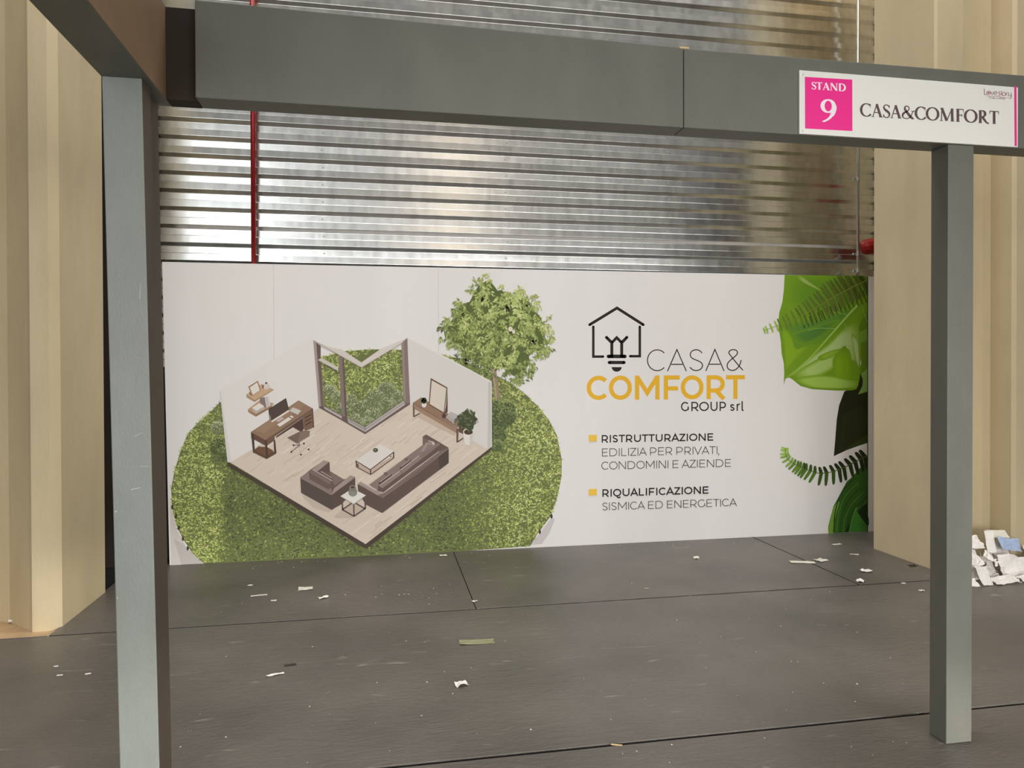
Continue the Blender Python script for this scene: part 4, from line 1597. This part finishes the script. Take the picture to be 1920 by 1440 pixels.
# ------------------------------------------------------------------ litter
def crumple(name, w, d, loc, rot, m, seed, amp=0.25, n=9, label=None, cat_=None, group=None, thick=0.0012, box=None):
    rr = random.Random(seed)
    vs = []
    for j in range(n):
        for i in range(n):
            x, y = (i / (n - 1) - .5) * w, (j / (n - 1) - .5) * d
            p = Vector((x / w * 2.1 + seed * 3.7, y / d * 2.1, seed))
            z = noise.noise(p) + .55 * noise.noise(p * 2.3) + 0.25 * noise.noise(p * 5)
            vs.append(Vector((x + rr.uniform(-.02, .02) * w, y + rr.uniform(-.02, .02) * d, z * amp * min(w, d))))
    mtx = Matrix.Rotation(rot[2], 3, 'Z') @ Matrix.Rotation(rot[1], 3, 'Y') @ Matrix.Rotation(rot[0], 3, 'X')
    vs = [mtx @ q for q in vs]
    zm = min(q.z for q in vs)
    vs = [q - Vector((0, 0, zm - 0.001)) for q in vs]
    if box:
        lo = [min(q[k] for q in vs) for k in range(3)]
        hi = [max(q[k] for q in vs) for k in range(3)]
        dims = (box[1] - box[0], box[3] - box[2], box[5] - box[4])
        vs = [Vector([(q[k] - (lo[k] if k == 2 else (lo[k] + hi[k]) / 2)) / (hi[k] - lo[k]) * (dims[k] - .003) for k in range(3)]) for q in vs]
        loc = ((box[0] + box[1]) / 2, (box[2] + box[3]) / 2, box[4] + 0.0005)
    fs = [(j * n + i, j * n + i + 1, (j + 1) * n + i + 1, (j + 1) * n + i) for j in range(n - 1) for i in range(n - 1)]
    b = MB()
    b.add(vs, fs, m)
    o = b.build(name)
    o.location = loc
    s = o.modifiers.new('solid', 'SOLIDIFY')
    s.thickness = thick
    s.offset = 1
    return tag(o, label, cat_, group)


def at(u, v):
    return on_floor(u, v)


# heap of waste paper at the foot of the right wall
HG = 'waste paper heap by the right wall'
BUR = 'crumpled white paper buried inside the waste heap by the right wall'
heap = [
    # name, w, d, rot, material, crumple, box (x0 x1 y0 y1 z0 z1), label
    ('paper_strip', .13, .08, (.2, .0, -.2), PAPER, .06, (3.930, 4.060, 4.575, 4.670, 0, .045), 'small flat white card by the grey post at the front of the heap'),
    ('paper_strip', .09, .14, (.95, .1, .12), PAPER, .06, (4.065, 4.168, 4.575, 4.672, 0, .125), 'creased white paper flap leaning at the front of the waste heap'),
    ('paper_strip', .23, .10, (.12, .0, .1), PAPER, .08, (4.172, 4.400, 4.575, 4.670, 0, .050), 'long flat white strip lying along the front of the heap'),
    ('paper_strip', .25, .08, (.12, .0, -.02), PAPER, .08, (4.404, 4.660, 4.580, 4.670, 0, .046), 'flat white strip under the right end of the heap'),
    ('crumpled_paper', .17, .14, (.5, .1, .4), PAPER, .25, (4.030, 4.180, 4.675, 4.780, 0, .110), 'crumpled white paper low in the heap, just right of the grey post'),
    ('crumpled_paper', .17, .16, (.7, .1, .2), PAPER, .14, (4.030, 4.192, 4.675, 4.780, .112, .225), 'large creased white sheet against the post side of the heap'),
    ('crumpled_paper', .16, .16, (.6, -.2, .5), PAPER, .3, (4.184, 4.335, 4.675, 4.780, 0, .100), 'crumpled white paper low in the middle of the heap'),
    ('crumpled_paper', .15, .15, (.7, -.3, .9), PAPER, .35, (4.196, 4.335, 4.675, 4.780, .103, .205), 'balled white paper in the middle of the waste heap'),
    ('crumpled_paper', .38, .22, (.6, .0, -.1), PAPER, .2, (4.340, 4.720, 4.675, 4.780, 0, .165), 'wide crumpled white sheet at the right of the heap'),
    ('crumpled_paper', .16, .12, (.4, .1, .2), PAPER, .3, (4.120, 4.290, 4.785, 4.895, 0, .200), BUR),
    ('crumpled_paper', .18, .14, (.7, .1, .1), PAPER, .2, (4.120, 4.290, 4.785, 4.895, .203, .295), 'white sheet at the top left of the waste heap'),
    ('crumpled_paper', .10, .12, (.4, .1, .2), PAPER, .3, (4.295, 4.390, 4.785, 4.895, 0, .170), BUR),
    ('paper_strip', .06, .15, (1.25, .0, -.25), PAPER, .10, (4.300, 4.375, 4.785, 4.850, .172, .325), 'upright rolled white strip sticking up from the heap'),
    ('crumpled_paper', .24, .10, (.4, .1, .2), PAPER, .3, (4.395, 4.650, 4.785, 4.855, 0, .160), BUR),
    ('blue_sheet', .20, .18, (.95, .30, .35), BLUEP, .10, (4.405, 4.615, 4.785, 4.855, .162, .282), 'pale blue paper sheet bent over the top of the heap'),
    ('crumpled_paper', .20, .10, (.4, .1, .2), PAPER, .3, (4.395, 4.590, 4.860, 4.925, 0, .253), BUR),
    ('cardboard_sheet', .17, .08, (.6, .05, -.05), SCRAP, .03, (4.385, 4.555, 4.860, 4.925, .255, .312), 'flat off-white card resting on top of the heap'),
    ('crumpled_paper', .24, .18, (.5, .1, .2), PAPER, .22, (4.660, 4.890, 4.785, 4.900, 0, .200), 'crumpled white sheet at the far right end of the heap'),
]
for i, (nm, w, d, rot, m, amp, box, lab) in enumerate(heap):
    crumple(nm, w, d, (0, 0, 0), rot, m, 11 + i, amp, 9, lab, 'paper', HG, 0.0012, box)

# single scraps on the floor
SC = [
    ('paper_strip', .105, .022, 485.5, 1117, .25, SCRAP, 'narrow white paper strip on the floor in front of the lawn print'),
    ('paper_scrap', .095, .075, 573, 1104.5, .1, SCRAP, 'flat pale diamond scrap near the printed lawn'),
    ('paper_curl', .060, .030, 606, 1122, .5, SCRAP, 'curled white and black scrap below the printed sofa'),
    ('paper_scrap', .035, .022, 513, 1126.5, .2, SCRAP, 'tiny white scrap just right of the narrow white strip'),
    ('paper_scrap', .030, .030, 468.7, 1098, .9, SCRAP, 'tiny crumpled scrap near the lawn, left end of the floor'),
    ('clear_film', .190, .070, 894, 1204.5, -.05, FILM, 'piece of clear greenish film lying mid floor'),
    ('paper_stick', .085, .016, 516.5, 1266, .35, PAPER, 'short white stick in the left foreground'),
    ('black_clip', .058, .020, 544, 1247.5, .2, BLACKP, 'small black plastic piece in the left foreground'),
    ('crumpled_scrap', .058, .040, 865, 1285.5, .3, PAPER, 'small white crumpled scrap in the centre foreground'),
    ('paper_scrap', .060, .040, 831, 1042.5, .1, SCRAP, 'small pale scrap against the foot of the lawn print'),
    ('crumpled_scrap', .035, .025, 890, 1128, .2, SCRAP, 'tiny scrap at the end of the short floor seam'),
    ('paper_curl', .040, .030, 1305, 1047.5, .2, SCRAP, 'small curled grey scrap below the panel lettering'),
    ('leaf_bit', .034, .024, 1212, 1104, .1, FILM, 'tiny greenish bit beside the long floor seam'),
    ('paper_strip', .190, .055, 1504, 1055, -.25, SCRAP, 'long pale paper wedge beside the raised seam'),
    ('paper_scrap', .095, .075, 1539, 1051, .35, SCRAP, 'square pale scrap just right of the raised seam'),
    ('crumpled_scrap', .075, .050, 1623.5, 1072.5, -.2, PAPER, 'white torn scrap in front of the right column'),
    ('crumpled_scrap', .045, .050, 1613, 1091, .8, PAPER, 'small upright scrap on the seam crossing'),
    ('black_clip', .065, .040, 1711.5, 1061, .3, BLACKP, 'black wire clip at the foot of the right column'),
    ('paper_curl', .034, .020, 1728, 1109, .1, PAPER, 'little curved white scrap left of the right post'),
    ('paper_strip', .095, .030, 1569, 1021, .2, SCRAP, 'pale strip on the floor below the printed leaves'),
    ('paper_strip', .070, .022, 1602, 1040, -.3, SCRAP, 'thin pale strip near the right column edge'),
    ('wood_sliver', .045, .010, 1156.5, 1397.5, -.35, WOODCHIP, 'tiny wood sliver on the nearest seam'),
    ('crumpled_scrap', .080, .050, 31, 1164, .4, PAPER, 'white lump on the bare concrete at the left edge'),
    ('paper_scrap', .020, .014, 105, 1250, .1, PAPER, 'white chip left of the left post, farther one'),
    ('paper_scrap', .026, .014, 112, 1267, .1, PAPER, 'white chip left of the left post, nearer one'),
    ('paper_scrap', .024, .014, 165, 1264, .2, PAPER, 'white chip close to the left post'),
    ('paper_scrap', .030, .020, 1694, 1094, .0, SCRAP, 'pale chip beside the long seam near the right post'),
]
for i, (nm, w, d, u, v, rz, m, lab) in enumerate(SC):
    p = at(u, v)
    if u < 60:
        p.z = FZ + 0.003
    amp = .35 if 'crumpled' in nm else (.5 if 'curl' in nm else .10)
    if nm == 'paper_stick':
        amp = .3
    crumple(nm, w, d, (p.x, p.y, p.z), (0.02, 0.02, rz), m, 50 + i, amp, 5, lab, 'litter', 'litter on the floor', 0.0012)

# dusty crumbs too small to count
b = MB()
for i in range(190):
    t = R.random()
    if t < .16:
        u, v = R.gauss(740, 40), R.gauss(1113, 10)
    elif t < .6:
        u = R.uniform(330, 1630)
        v = bottom_v(u) + abs(R.gauss(0, 6)) + 2
    else:
        u, v = R.uniform(330, 1740), R.uniform(1090, 1430)
    p = at(u, v)
    if p.y > 6.3:
        continue
    s = R.uniform(.002, .006)
    a = R.uniform(0, 3.14)
    c, sn = math.cos(a) * s, math.sin(a) * s * .6
    h = s * .5
    b.add([(p.x - c, p.y - sn, .0005), (p.x + sn, p.y - c, .0005), (p.x + c, p.y + sn, .0005), (p.x - sn, p.y + c, .0005), (p.x, p.y, h)],
          [(0, 1, 4), (1, 2, 4), (2, 3, 4), (3, 0, 4), (3, 2, 1, 0)], SCRAP)
tag(fixn(b.build('crumbs')), 'scattered pale crumbs on the dark floor', 'crumbs', kind='stuff')
